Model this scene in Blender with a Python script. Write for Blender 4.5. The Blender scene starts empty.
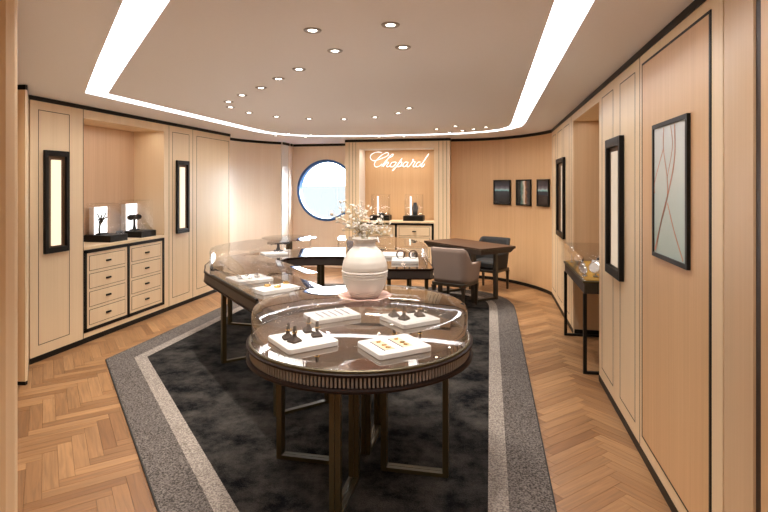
import bpy, bmesh, math, random
from mathutils import Matrix, Vector
random.seed(7)
S = bpy.context.scene
COL = S.collection
PI = math.pi

# ------------------------------------------------------------------ camera, world, exposure
HC, H, F, HOR = 1.565, 2.35, 515.0, 185.0
TH = math.radians(11.648)
CT, ST = math.cos(TH), math.sin(TH)
cam_d = bpy.data.cameras.new('camera')
cam_d.sensor_width = 36.0
cam_d.lens = F / 768 * 36
cam_d.shift_y = (HOR - 256) / 768
cam_d.clip_start = 0.02
cam_d.clip_end = 20000
cam = bpy.data.objects.new('camera', cam_d)
cam.location = (0, 0, HC)
cam.rotation_euler = (PI / 2, 0, TH)
COL.objects.link(cam)
S.camera = cam

w = bpy.data.worlds.new('sky')
S.world = w
w.use_nodes = True
bg = w.node_tree.nodes['Background']
bg.inputs[0].default_value = (0.86, 0.94, 1.0, 1)
bg.inputs[1].default_value = 32.0
S.view_settings.view_transform = 'Standard'
S.view_settings.look = 'None'
S.view_settings.exposure = 0.0
S.view_settings.gamma = 1.0
S.view_settings.use_curve_mapping = False
S.cycles.transparent_max_bounces = 48
S.cycles.max_bounces = 16
S.cycles.diffuse_bounces = 6
S.cycles.glossy_bounces = 12
S.cycles.sample_clamp_indirect = 6.0
S.cycles.use_denoising = True
STRIP_L = 13.5          # ceiling light channels
SPOT_W = 46.0           # each downlight
SCONCE_L = 1.25


def ray(px, py):
    X = (px - 384) / F
    return Vector((CT * X - ST, ST * X + CT, -(py - HOR) / F))


def pz(px, py, z):
    d = ray(px, py)
    t = (z - HC) / d.z
    return Vector((d.x * t, d.y * t, z))


def pv(px, py, v):
    d = ray(px, py)
    t = v / d.x
    return Vector((v, d.y * t, HC + d.z * t))


def pu(px, py, u):
    d = ray(px, py)
    t = u / d.y
    return Vector((d.x * t, u, HC + d.z * t))


def uL(px, v=-3.925): return pv(px, 185, v).y


def c2r(X, Y): return (CT * X - ST * Y, ST * X + CT * Y)


# ------------------------------------------------------------------ materials
def mat(name):
    m = bpy.data.materials.new(name)
    m.use_nodes = True
    nt = m.node_tree
    return m, nt, nt.nodes['Principled BSDF']


def N(nt, t, **kw):
    n = nt.nodes.new(t)
    for k, v in kw.items():
        setattr(n, k, v)
    return n


def srgb(r, g, b):
    f = lambda c: (c / 255 / 12.92) if c / 255 <= 0.04045 else ((c / 255 + 0.055) / 1.055) ** 2.4
    return (f(r), f(g), f(b), 1)


def plain(name, col, rough=0.5, metal=0.0, spec=0.5, coat=0.0, noise=0.0, nscale=40.0, bump=0.0):
    m, nt, p = mat(name)
    p.inputs['Roughness'].default_value = rough
    p.inputs['Metallic'].default_value = metal
    p.inputs['Specular IOR Level'].default_value = spec
    p.inputs['Coat Weight'].default_value = coat
    p.inputs['Coat Roughness'].default_value = 0.03
    g = N(nt, 'ShaderNodeNewGeometry')
    nz = N(nt, 'ShaderNodeTexNoise')
    nz.inputs['Scale'].default_value = nscale
    nz.inputs['Detail'].default_value = 4
    nt.links.new(g.outputs['Position'], nz.inputs['Vector'])
    mx = N(nt, 'ShaderNodeMix', data_type='RGBA')
    k = max(noise, 0.02)
    mx.inputs[6].default_value = tuple(c * (1 - k) for c in col[:3]) + (1,)
    mx.inputs[7].default_value = tuple(min(1, c * (1 + k)) for c in col[:3]) + (1,)
    nt.links.new(nz.outputs['Fac'], mx.inputs[0])
    nt.links.new(mx.outputs[2], p.inputs['Base Color'])
    if bump:
        b = N(nt, 'ShaderNodeBump')
        b.inputs['Strength'].default_value = bump
        b.inputs['Distance'].default_value = 0.004
        nt.links.new(nz.outputs['Fac'], b.inputs['Height'])
        nt.links.new(b.outputs['Normal'], p.inputs['Normal'])
    return m


def emit(name, col, s):
    m, nt, p = mat(name)
    p.inputs['Base Color'].default_value = (0.1, 0.1, 0.1, 1)
    p.inputs['Emission Color'].default_value = col
    p.inputs['Emission Strength'].default_value = s
    return m


def wood(name, c1, c2, rough=0.42, sx=70.0, sz=1.2, band=0.5):
    """vertical straight-grained veneer"""
    m, nt, p = mat(name)
    g = N(nt, 'ShaderNodeNewGeometry')
    mp = N(nt, 'ShaderNodeMapping')
    mp.inputs['Scale'].default_value = (sx, sx, sz)
    nt.links.new(g.outputs['Position'], mp.inputs['Vector'])
    nz = N(nt, 'ShaderNodeTexNoise')
    nz.inputs['Scale'].default_value = 1.0
    nz.inputs['Detail'].default_value = 5
    nz.inputs['Distortion'].default_value = 0.25
    nt.links.new(mp.outputs[0], nz.inputs['Vector'])
    mp2 = N(nt, 'ShaderNodeMapping')
    mp2.inputs['Scale'].default_value = (sx / 8, sx / 8, 0.25)
    nt.links.new(g.outputs['Position'], mp2.inputs['Vector'])
    nz2 = N(nt, 'ShaderNodeTexNoise')
    nz2.inputs['Scale'].default_value = 1.0
    nz2.inputs['Detail'].default_value = 2
    nt.links.new(mp2.outputs[0], nz2.inputs['Vector'])
    ad = N(nt, 'ShaderNodeMix', data_type='FLOAT')
    ad.inputs[0].default_value = band
    nt.links.new(nz.outputs['Fac'], ad.inputs[2])
    nt.links.new(nz2.outputs['Fac'], ad.inputs[3])
    mr = N(nt, 'ShaderNodeMapRange')
    mr.inputs[1].default_value = 0.3
    mr.inputs[2].default_value = 0.7
    nt.links.new(ad.outputs[0], mr.inputs[0])
    mx = N(nt, 'ShaderNodeMix', data_type='RGBA')
    mx.inputs[6].default_value = c1
    mx.inputs[7].default_value = c2
    nt.links.new(mr.outputs[0], mx.inputs[0])
    nt.links.new(mx.outputs[2], p.inputs['Base Color'])
    p.inputs['Roughness'].default_value = rough
    return m


def floor_mat():
    m, nt, p = mat('oak_planks')
    uv = N(nt, 'ShaderNodeUVMap')
    uv.uv_map = 'plank'
    g = N(nt, 'ShaderNodeNewGeometry')
    off = N(nt, 'ShaderNodeVectorMath', operation='SCALE')
    off.inputs[0].default_value = (37.0, 91.0, 53.0)
    nt.links.new(g.outputs['Random Per Island'], off.inputs['Scale'])
    ad = N(nt, 'ShaderNodeVectorMath', operation='ADD')
    nt.links.new(uv.outputs[0], ad.inputs[0])
    nt.links.new(off.outputs[0], ad.inputs[1])
    mp = N(nt, 'ShaderNodeMapping')
    mp.inputs['Scale'].default_value = (3.0, 45.0, 1)
    nt.links.new(ad.outputs[0], mp.inputs['Vector'])
    nz = N(nt, 'ShaderNodeTexNoise')
    nz.inputs['Scale'].default_value = 1.0
    nz.inputs['Detail'].default_value = 6
    nz.inputs['Distortion'].default_value = 0.9
    nt.links.new(mp.outputs[0], nz.inputs['Vector'])
    rp = N(nt, 'ShaderNodeValToRGB')
    e = rp.color_ramp.elements
    e[0].position, e[0].color = 0.0, (0.215, 0.098, 0.036, 1)
    e[1].position, e[1].color = 1.0, (0.385, 0.205, 0.088, 1)
    nt.links.new(g.outputs['Random Per Island'], rp.inputs[0])
    mr = N(nt, 'ShaderNodeMapRange')
    mr.inputs[1].default_value = 0.3
    mr.inputs[2].default_value = 0.7
    mr.inputs[3].default_value = 0.72
    mr.inputs[4].default_value = 1.15
    nt.links.new(nz.outputs['Fac'], mr.inputs[0])
    ml = N(nt, 'ShaderNodeVectorMath', operation='SCALE')
    nt.links.new(rp.outputs[0], ml.inputs[0])
    nt.links.new(mr.outputs[0], ml.inputs['Scale'])
    nt.links.new(ml.outputs[0], p.inputs['Base Color'])
    p.inputs['Roughness'].default_value = 0.38
    return m


def rug_mat(name, c1, c2, big=3.0, wt=0.5, fine=110, lo=0.35, hi=0.65):
    m, nt, p = mat(name)
    g = N(nt, 'ShaderNodeNewGeometry')
    a = N(nt, 'ShaderNodeTexNoise')
    a.inputs['Scale'].default_value = big
    a.inputs['Detail'].default_value = 7
    a.inputs['Roughness'].default_value = 0.72
    b = N(nt, 'ShaderNodeTexNoise')
    b.inputs['Scale'].default_value = fine
    b.inputs['Detail'].default_value = 3
    nt.links.new(g.outputs['Position'], a.inputs['Vector'])
    nt.links.new(g.outputs['Position'], b.inputs['Vector'])
    mx = N(nt, 'ShaderNodeMix', data_type='FLOAT')
    mx.inputs[0].default_value = wt
    nt.links.new(a.outputs['Fac'], mx.inputs[2])
    nt.links.new(b.outputs['Fac'], mx.inputs[3])
    mr = N(nt, 'ShaderNodeMapRange')
    mr.inputs[1].default_value = lo
    mr.inputs[2].default_value = hi
    nt.links.new(mx.outputs[0], mr.inputs[0])
    c = N(nt, 'ShaderNodeMix', data_type='RGBA')
    c.inputs[6].default_value = c1
    c.inputs[7].default_value = c2
    nt.links.new(mr.outputs[0], c.inputs[0])
    nt.links.new(c.outputs[2], p.inputs['Base Color'])
    p.inputs['Roughness'].default_value = 1.0
    p.inputs['Specular IOR Level'].default_value = 0.05
    bp = N(nt, 'ShaderNodeBump')
    bp.inputs['Strength'].default_value = 0.8
    bp.inputs['Distance'].default_value = 0.008
    nt.links.new(b.outputs['Fac'], bp.inputs['Height'])
    nt.links.new(bp.outputs['Normal'], p.inputs['Normal'])
    return m


def glass_mat(name, base=0.03, power=4.0, k=0.75, tint=(1, 1, 1, 1)):
    m = bpy.data.materials.new(name)
    m.use_nodes = True
    nt = m.node_tree
    nt.nodes.clear()
    out = N(nt, 'ShaderNodeOutputMaterial')
    tr = N(nt, 'ShaderNodeBsdfTransparent')
    tr.inputs[0].default_value = tint
    gl = N(nt, 'ShaderNodeBsdfGlossy')
    gl.inputs['Roughness'].default_value = 0.0
    lw = N(nt, 'ShaderNodeLayerWeight')
    lw.inputs[0].default_value = 0.5
    po = N(nt, 'ShaderNodeMath', operation='POWER')
    po.inputs[1].default_value = power
    nt.links.new(lw.outputs['Facing'], po.inputs[0])
    ma = N(nt, 'ShaderNodeMath', operation='MULTIPLY_ADD')
    ma.inputs[1].default_value = k
    ma.inputs[2].default_value = base
    nt.links.new(po.outputs[0], ma.inputs[0])
    mx = N(nt, 'ShaderNodeMixShader')
    nt.links.new(ma.outputs[0], mx.inputs[0])
    nt.links.new(tr.outputs[0], mx.inputs[1])
    nt.links.new(gl.outputs[0], mx.inputs[2])
    nt.links.new(mx.outputs[0], out.inputs[0])
    return m


def art_mat(name, kind):
    m, nt, p = mat(name)
    uv = N(nt, 'ShaderNodeUVMap')
    uv.uv_map = 'plank'
    sp = N(nt, 'ShaderNodeSeparateXYZ')
    nt.links.new(uv.outputs[0], sp.inputs[0])
    nz = N(nt, 'ShaderNodeTexNoise')
    nz.inputs['Scale'].default_value = 5.0
    nz.inputs['Detail'].default_value = 6
    nt.links.new(uv.outputs[0], nz.inputs['Vector'])
    ma = N(nt, 'ShaderNodeMath', operation='MULTIPLY_ADD')
    ma.inputs[1].default_value = 0.28 if kind == 'surf' else 0.10
    nt.links.new(nz.outputs['Fac'], ma.inputs[0])
    nt.links.new(sp.outputs['X' if kind == 'surf' else 'Y'], ma.inputs[2])
    rp = N(nt, 'ShaderNodeValToRGB')
    cr = rp.color_ramp
    if kind == 'surf':
        st = [(0.0, (0.012, 0.013, 0.013)), (0.40, (0.016, 0.018, 0.018)), (0.50, (0.10, 0.17, 0.15)), (0.58, (0.20, 0.27, 0.22)),
              (0.66, (0.55, 0.47, 0.35)), (0.72, (0.75, 0.68, 0.58)), (0.80, (0.42, 0.19, 0.07)), (0.90, (0.10, 0.05, 0.04)), (1.0, (0.03, 0.025, 0.025))]
    elif kind == 'sea':
        st = [(0.0, (0.008, 0.008, 0.012)), (0.40, (0.02, 0.024, 0.034)), (0.60, (0.04, 0.055, 0.075)), (0.64, (0.22, 0.50, 0.52)), (0.69, (0.32, 0.40, 0.42)),
              (0.73, (0.16, 0.16, 0.19)), (0.85, (0.055, 0.055, 0.07)), (1.0, (0.035, 0.036, 0.045))]
    else:
        st = [(0.0, (0.42, 0.54, 0.50)), (0.45, (0.50, 0.60, 0.56)), (0.75, (0.60, 0.66, 0.62)), (1.0, (0.66, 0.68, 0.66))]
    while len(cr.elements) < len(st):
        cr.elements.new(0.5)
    for e, (q, c) in zip(cr.elements, st):
        e.position = q
        e.color = c + (1,)
    nt.links.new(ma.outputs[0], rp.inputs[0])
    nt.links.new(rp.outputs[0], p.inputs['Base Color'])
    p.inputs['Roughness'].default_value = 0.25
    return m


M = {}
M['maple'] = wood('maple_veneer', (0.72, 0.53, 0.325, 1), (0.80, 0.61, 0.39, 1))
M['tan'] = wood('tan_veneer', (0.59, 0.35, 0.172, 1), (0.69, 0.435, 0.228, 1), sx=90, band=0.4)
M['daylit_rose'] = wood('daylit_rose_veneer', (0.83, 0.68, 0.53, 1), (0.89, 0.76, 0.62, 1), sx=90, band=0.4)  # wall veneer made paler so its colour carries the daylight
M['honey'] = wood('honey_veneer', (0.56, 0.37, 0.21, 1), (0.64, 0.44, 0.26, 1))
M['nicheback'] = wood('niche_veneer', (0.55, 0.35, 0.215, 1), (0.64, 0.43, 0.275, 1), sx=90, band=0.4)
M['pale'] = plain('pale_lacquer', (0.82, 0.76, 0.69, 1), 0.35)
M['black'] = plain('black_lacquer', (0.009, 0.007, 0.005, 1), 0.45, 0.0, 0.2)
M['seam'] = plain('dark_seam', (0.06, 0.04, 0.028, 1), 0.6)
M['bronze'] = plain('dark_bronze', (0.070, 0.053, 0.022, 1), 0.38, 0.5)
M['bronze2'] = plain('brown_bronze', (0.018, 0.008, 0.005, 1), 0.5, 0.0, 0.12)
M['rib'] = plain('ribbed_bronze', (0.27, 0.235, 0.205, 1), 0.5, 0.0, 0.25)
M['apron'] = plain('taupe_apron', (0.05, 0.038, 0.032, 1), 0.5, 0.0, 0.3)
M['brownpanel'] = plain('brown_panel', (0.10, 0.05, 0.022, 1), 0.4)
M['darkgap'] = plain('dark_brown_gap', (0.030, 0.012, 0.004, 1), 0.5)
M['ceiling'] = plain('ceiling_paint', (0.83, 0.82, 0.845, 1), 0.75)
M['white'] = plain('white_lacquer', (0.60, 0.59, 0.575, 1), 0.4)
M['traypad'] = plain('white_leather', (0.64, 0.63, 0.615, 1), 0.6)
M['ringgrey'] = plain('spot_ring', (0.36, 0.34, 0.33, 1), 0.4)
M['whitepaint'] = plain('white_paint', (0.85, 0.83, 0.80, 1), 0.6)
M['greycard'] = plain('pale_grey_card', (0.74, 0.70, 0.67, 1), 0.7)
M['floor'] = floor_mat()
M['joint'] = plain('dark_joint', (0.10, 0.05, 0.025, 1), 0.9)
M['rug_grey'] = rug_mat('rug_grey', (0.045, 0.038, 0.034, 1), (0.20, 0.172, 0.155, 1), 1.5, 0.85, 110, 0.38, 0.62)
M['rug_light'] = rug_mat('rug_light', (0.16, 0.135, 0.115, 1), (0.40, 0.345, 0.30, 1), 1.5, 0.85, 110, 0.38, 0.62)
M['rug_dark'] = rug_mat('rug_dark', (0.004, 0.004, 0.005, 1), (0.078, 0.069, 0.060, 1), 4.6, 0.20, 150, 0.40, 0.70)
M['rug_edge'] = plain('rug_edge', (0.02, 0.018, 0.016, 1), 0.9)
M['glass'] = glass_mat('clear_glass', base=0.035, power=3.0, k=0.85)
M['glass2'] = glass_mat('case_glass', base=0.035, power=3.0, k=0.85)
M['glass_in'] = glass_mat('glass_inner_face', base=0.012, power=4.0, k=0.12)
M['pane'] = glass_mat('window_glass', base=0.02, power=5, k=0.6)
M['tabletop'] = plain('smoked_mirror_top', (0.52, 0.46, 0.41, 1), 0.02, 1.0, 0.5, 0.0)
M['cinnamon'] = plain('desk_top_brown', (0.060, 0.027, 0.013, 1), 0.42, 0, 0.3)
M['strip'] = emit('strip_light', (0.96, 0.98, 1.0, 1), STRIP_L)
M['lens'] = emit('spot_lens', (1.0, 0.92, 0.82, 1), 14.0)
M['sconce'] = emit('lamp_panel', (1.0, 0.80, 0.55, 1), SCONCE_L)
M['sconce2'] = emit('lamp_panel_soft', (1.0, 0.78, 0.55, 1), 0.62)
M['sign'] = emit('sign_glow', (1.0, 0.97, 0.94, 1), 1.5)
M['backlit'] = emit('backlit_panel', (1.0, 0.97, 0.95, 1), 2.2)
M['portring'] = plain('porthole_ring', (0.035, 0.12, 0.34, 1), 0.3, 0.2)
M['sea'] = plain('sea_water', (0.0335, 0.0345, 0.0355, 1), 0.9, spec=0.0)
M['vase'] = plain('cream_ceramic', (0.57, 0.525, 0.475, 1), 0.45, noise=0.06, nscale=14)
M['plate'] = plain('pink_glass_plate', (0.72, 0.47, 0.41, 1), 0.08, noise=0.2, nscale=60)
M['petal'] = plain('cream_petal', (0.66, 0.61, 0.55, 1), 0.7, noise=0.25, nscale=120)
M['stem'] = plain('dry_stem', (0.33, 0.27, 0.14, 1), 0.7)
M['taupe'] = plain('taupe_fabric', (0.27, 0.20, 0.165, 1), 0.9, noise=0.12, nscale=300, bump=0.2)
M['slate'] = plain('slate_fabric', (0.015, 0.013, 0.012, 1), 0.85, noise=0.12, nscale=300, bump=0.2)
M['darkwood'] = plain('dark_walnut', (0.030, 0.020, 0.011, 1), 0.4)
M['suede'] = plain('brown_suede', (0.050, 0.033, 0.025, 1), 0.8)
M['gold'] = plain('gold', (0.80, 0.52, 0.18, 1), 0.2, 1.0)
M['silver'] = plain('silver', (0.75, 0.75, 0.76, 1), 0.15, 1.0)
M['charcoal'] = plain('charcoal_velvet', (0.022, 0.022, 0.026, 1), 0.7)
M['greybust'] = plain('grey_velvet', (0.16, 0.14, 0.15, 1), 0.8)
M['yellow'] = plain('ochre_cloth', (0.58, 0.33, 0.045, 1), 0.6, noise=0.15, nscale=8)
M['lilac'] = plain('lilac_ink', (0.16, 0.15, 0.19, 1), 0.7)
M['card'] = plain('cream_card', (0.62, 0.47, 0.31, 1), 0.6)
M['tableglass'] = plain('teal_black_top', (0.012, 0.02, 0.022, 1), 0.04, 0, 0.8, 0.5)
M['art_sea'] = art_mat('seascape_print', 'sea')
M['art_surf'] = art_mat('shoreline_print', 'surf')
M['art_mint'] = art_mat('mint_print', 'mint')
M['copper'] = plain('copper_line', (0.42, 0.17, 0.085, 1), 0.4, noise=0.3, nscale=30)
M['frost'] = plain('frosted_crystal', (0.8, 0.8, 0.8, 1), 0.1, 0.3)


# ------------------------------------------------------------------ mesh kit
def wm(o):
    m = Matrix.Identity(4)
    while o is not None:
        m = o.matrix_basis @ m
        o = o.parent
    return m


class MB:
    def __init__(self):
        self.bm = bmesh.new()

    def _add(self, pts, faces):
        vs = [self.bm.verts.new(p) for p in pts]
        for f in faces:
            try:
                self.bm.faces.new([vs[i] for i in f])
            except ValueError:
                pass
        return vs

    def box(self, x0, x1, y0, y1, z0, z1, M4=None):
        x0, x1 = min(x0, x1), max(x0, x1)
        y0, y1 = min(y0, y1), max(y0, y1)
        z0, z1 = min(z0, z1), max(z0, z1)
        p = [Vector((x, y, z)) for z in (z0, z1) for y in (y0, y1) for x in (x0, x1)]
        if M4 is not None:
            p = [M4 @ q for q in p]
        self._add(p, [(0, 2, 3, 1), (4, 5, 7, 6), (0, 1, 5, 4), (1, 3, 7, 5), (3, 2, 6, 7), (2, 0, 4, 6)])
        return self

    def obox(self, c, rz, sx, sy, z0, z1):
        return self.box(-sx / 2, sx / 2, -sy / 2, sy / 2, z0, z1, Matrix.Translation((c[0], c[1], 0)) @ Matrix.Rotation(rz, 4, 'Z'))

    def prism(self, poly, z0, z1, inset_top=0.0):
        n = len(poly)
        a = sum(poly[i][0] * poly[(i + 1) % n][1] - poly[(i + 1) % n][0] * poly[i][1] for i in range(n))
        if a < 0:
            poly = poly[::-1]
        pts = [Vector((p[0], p[1], z0)) for p in poly] + [Vector((p[0], p[1], z1)) for p in poly]
        self._add(pts, [tuple(range(n - 1, -1, -1)), tuple(range(n, 2 * n))] + [(i, (i + 1) % n, n + (i + 1) % n, n + i) for i in range(n)])
        return self

    def strip(self, pts, th, z0, z1):
        """wall that follows a plan polyline, th to the left of travel"""
        n = len(pts)
        nor = []
        for i in range(n):
            a, b = Vector(pts[max(i - 1, 0)][:2]), Vector(pts[min(i + 1, n - 1)][:2])
            d = (b - a).normalized()
            nor.append(Vector((-d.y, d.x)))
        q = [(p[0] + k.x * th, p[1] + k.y * th) for p, k in zip(pts, nor)]
        P = []
        for z in (z0, z1):
            P += [Vector((p[0], p[1], z)) for p in pts] + [Vector((p[0], p[1], z)) for p in q]
        f = []
        for i in range(n - 1):
            f += [(i, i + 1, 2 * n + i + 1, 2 * n + i), (n + i + 1, n + i, 3 * n + i, 3 * n + i + 1),
                  (2 * n + i, 2 * n + i + 1, 3 * n + i + 1, 3 * n + i), (i + 1, i, n + i, n + i + 1)]
        f += [(0, 2 * n, 3 * n, n), (n - 1, 2 * n - 1, 4 * n - 1, 3 * n - 1)]
        self._add(P, f)
        return self

    def lathe(self, prof, c=(0, 0, 0), n=48, sx=1.0, sy=1.0, M4=None):
        rings = []
        for r, z in prof:
            if r < 1e-6:
                rings.append([Vector((c[0], c[1], c[2] + z))])
            else:
                rings.append([Vector((c[0] + r * sx * math.cos(2 * PI * i / n), c[1] + r * sy * math.sin(2 * PI * i / n), c[2] + z)) for i in range(n)])
        if M4 is not None:
            rings = [[M4 @ p for p in r] for r in rings]
        vr = [[self.bm.verts.new(p) for p in r] for r in rings]
        for a, b in zip(vr, vr[1:]):
            for i in range(n):
                j = (i + 1) % n
                if len(a) == 1 and len(b) == 1:
                    continue
                if len(a) == 1:
                    self.bm.faces.new((a[0], b[i], b[j])[::-1])
                elif len(b) == 1:
                    self.bm.faces.new((a[i], a[j], b[0]))
                else:
                    self.bm.faces.new((a[i], a[j], b[j], b[i]))
        return self

    def tube(self, pts, r, n=8, closed=False, cap=True):
        pts = [Vector(p) for p in pts]
        k = len(pts)
        rr = r if isinstance(r, (list, tuple)) else [r] * k
        rings = []
        ref = None
        for i in range(k):
            if closed:
                d = pts[(i + 1) % k] - pts[i - 1]
            else:
                d = pts[min(i + 1, k - 1)] - pts[max(i - 1, 0)]
            d.normalize()
            if ref is None:
                ref = Vector((0, 0, 1)) if abs(d.z) < 0.9 else Vector((1, 0, 0))
            a = d.cross(ref)
            if a.length < 1e-4:
                a = d.orthogonal()
            a.normalize()
            b = a.cross(d).normalized()
            ref = b
            rings.append([self.bm.verts.new(pts[i] + (a * math.cos(2 * PI * j / n) + b * math.sin(2 * PI * j / n)) * rr[i]) for j in range(n)])
        for i in range(k if closed else k - 1):
            A, B = rings[i], rings[(i + 1) % k]
            for j in range(n):
                self.bm.faces.new((A[j], A[(j + 1) % n], B[(j + 1) % n], B[j]))
        if cap and not closed:
            self.bm.faces.new(rings[0][::-1])
            self.bm.faces.new(rings[-1])
        return self

    def ball(self, c, r, sub=1, sc=(1, 1, 1)):
        m = Matrix.Translation(c) @ Matrix.Diagonal((sc[0], sc[1], sc[2], 1))
        bmesh.ops.create_icosphere(self.bm, subdivisions=sub, radius=r, matrix=m)
        return self

    def grid(self, rows):
        V = [[self.bm.verts.new(p) for p in r] for r in rows]
        for a, b in zip(V, V[1:]):
            for i in range(len(a) - 1):
                self.bm.faces.new((a[i], a[i + 1], b[i + 1], b[i]))
        return V

    def build(self, name, m, parent=None, bevel=0.0, smooth=True, solid=0.0, local=False, sub=0, recalc=True):
        bm = self.bm
        if recalc:
            bmesh.ops.recalc_face_normals(bm, faces=bm.faces[:])
        if parent is not None and not local:
            bm.transform(wm(parent).inverted())
        if smooth:
            for f in bm.faces:
                f.smooth = True
            for e in bm.edges:
                if len(e.link_faces) == 2 and e.calc_face_angle(0) > math.radians(32):
                    e.smooth = False
        me = bpy.data.meshes.new(name)
        bm.to_mesh(me)
        bm.free()
        me.materials.append(M[m] if isinstance(m, str) else m)
        o = bpy.data.objects.new(name, me)
        COL.objects.link(o)
        if parent is not None:
            o.parent = parent
        if bevel:
            b = o.modifiers.new('edge', 'BEVEL')
            b.width = bevel
            b.segments = 2
            b.limit_method = 'ANGLE'
            b.angle_limit = math.radians(40)
        if solid:
            s = o.modifiers.new('thick', 'SOLIDIFY')
            s.thickness = solid
            s.offset = -1
            if m in ('glass', 'glass2'):
                me.materials.append(M['glass_in'])
                s.material_offset = 1
        if sub:
            s = o.modifiers.new('sub', 'SUBSURF')
            s.levels = s.render_levels = sub
        return o


def tag(o, label, cat, group=None):
    o['label'] = label
    o['category'] = cat
    if group:
        o['group'] = group
    return o


def thing(name, label, cat, loc=(0, 0, 0), rz=0.0, group=None):
    o = bpy.data.objects.new(name, None)
    o.empty_display_size = 0.1
    COL.objects.link(o)
    o.location = loc
    o.rotation_euler = (0, 0, rz)
    return tag(o, label, cat, group)


def struct(o):
    o['kind'] = 'structure'
    return o


def dup(root, loc, rz, label, group=None):
    r = root.copy()
    COL.objects.link(r)
    r.location = loc
    r.rotation_euler = (0, 0, rz)
    r['label'] = label
    if group:
        r['group'] = group
    for ch in list(root.children):
        c = ch.copy()
        COL.objects.link(c)
        c.parent = r
        for g in ch.children:
            d = g.copy()
            COL.objects.link(d)
            d.parent = c
    return r


def catmull(P, k=6):
    P = [Vector(p) for p in P]
    out = []
    for i in range(len(P) - 1):
        p0, p1, p2, p3 = P[max(i - 1, 0)], P[i], P[i + 1], P[min(i + 2, len(P) - 1)]
        for s in range(k):
            t = s / k
            out.append(0.5 * ((2 * p1) + (-p0 + p2) * t + (2 * p0 - 5 * p1 + 4 * p2 - p3) * t * t + (-p0 + 3 * p1 - 3 * p2 + p3) * t ** 3))
    out.append(P[-1])
    return out


def resample(P, n):
    P = [Vector(p) for p in P]
    L = [0]
    for a, b in zip(P, P[1:]):
        L.append(L[-1] + (b - a).length)
    out = []
    for i in range(n):
        t = L[-1] * i / (n - 1)
        j = 0
        while j < len(P) - 2 and L[j + 1] < t:
            j += 1
        s = (t - L[j]) / max(L[j + 1] - L[j], 1e-9)
        out.append(P[j].lerp(P[j + 1], min(max(s, 0), 1)))
    return out


def rrect(cx, cy, w, d, r, rz, n=5):
    out = []
    for sx, sy, a0 in ((1, 1, 0), (-1, 1, PI / 2), (-1, -1, PI), (1, -1, 3 * PI / 2)):
        for i in range(n + 1):
            a = a0 + PI / 2 * i / n
            x = sx * (w / 2 - r) + r * math.cos(a)
            y = sy * (d / 2 - r) + r * math.sin(a)
            out.append((cx + x * math.cos(rz) - y * math.sin(rz), cy + x * math.sin(rz) + y * math.cos(rz)))
    return out


# ------------------------------------------------------------------ the setting
VL, VR = -3.925, 0.855
UB = 8.62                       # front of the back display wall
U0 = -1.6
# floor
b = MB()
b.box(-4.7, 1.7, U0, 10.2, -0.12, -0.006)
fl = struct(b.build('floor', 'joint'))
bm = bmesh.new()
uvl = bm.loops.layers.uv.new('plank')
W_, L_ = 0.075, 0.45
m_ = 6
s2 = math.sqrt(0.5)


def plank(x0, x1, y0, y1, vert):
    g = 0.0008
    x0, x1, y0, y1 = x0 + g, x1 - g, y0 + g, y1 - g
    def T(x, y, z): return Vector(((x - y) * s2 - 1.55, (x + y) * s2 + 1.0, z))
    c = T((x0 + x1) / 2, (y0 + y1) / 2, 0)
    if c.x < -4.8 or c.x > 1.75 or c.y < U0 or c.y > 10.2:
        return
    P = [(x0, y0), (x1, y0), (x1, y1), (x0, y1)]
    top = [bm.verts.new(T(x, y, 0)) for x, y in P]
    bot = [bm.verts.new(T(x, y, -0.008)) for x, y in P]
    fs = [bm.faces.new(top)] + [bm.faces.new((bot[i], bot[(i + 1) % 4], top[(i + 1) % 4], top[i])) for i in range(4)]
    uvs = [((y - y0), (x - x0)) if vert else ((x - x0), (y - y0)) for x, y in P]
    for f in fs:
        for l in f.loops:
            k = (top.index(l.vert) if l.vert in top else bot.index(l.vert))
            l[uvl].uv = uvs[k]


for i in range(-140, 160):
    for j in range(-16, 17):
        x = (i + 2 * m_ * j) * W_
        y = i * W_
        plank(x, x + L_, y, y + W_, False)
        plank(x + L_, x + L_ + W_, y - L_ + W_, y + W_, True)
me = bpy.data.meshes.new('floor_planks')
bm.to_mesh(me)
bm.free()
me.materials.append(M['floor'])
o = bpy.data.objects.new('herringbone_planks', me)
COL.objects.link(o)
o.parent = fl

# ceiling with a recessed light channel
path = [(0.352, -0.3), (0.352, 3.0), (0.352, 6.75), (0.33, 7.10), (0.22, 7.42), (0.0, 7.68), (-0.365, 7.90), (-0.9, 8.0), (-1.535, 8.03),
        (-2.2, 7.99), (-2.75, 7.88), (-3.06, 7.66), (-3.24, 7.36), (-3.30, 7.0), (-3.30, 5.4), (-3.30, 3.82), (-2.4, 2.91), (-0.95, 1.46)]


def offset(P, d):
    out = []
    n = len(P)
    for i in range(n):
        p = Vector(P[i])
        if i == 0 or i == n - 1:
            a = (Vector(P[min(i + 1, n - 1)]) - Vector(P[max(i - 1, 0)])).normalized()
            out.append(p + Vector((-a.y, a.x)) * d)
        else:
            a = (p - Vector(P[i - 1])).normalized()
            c = (Vector(P[i + 1]) - p).normalized()
            na, nc = Vector((-a.y, a.x)), Vector((-c.y, c.x))
            k = (na + nc)
            k = k / max(k.length_squared, 0.2) * 2
            out.append(p + k * d)
    return out


la, lb = offset(path, 0.082), offset(path, -0.082)
hole = la + lb[::-1]
rect = [(-4.7, U0), (1.7, U0), (1.7, 10.2), (-4.7, 10.2)]
bm = bmesh.new()
ev = []
for loop in (rect, hole):
    vs = [bm.verts.new((p[0], p[1], H)) for p in loop]
    ev += [bm.edges.new((vs[i], vs[(i + 1) % len(vs)])) for i in range(len(vs))]
bmesh.ops.triangle_fill(bm, use_beauty=True, edges=ev)
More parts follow.
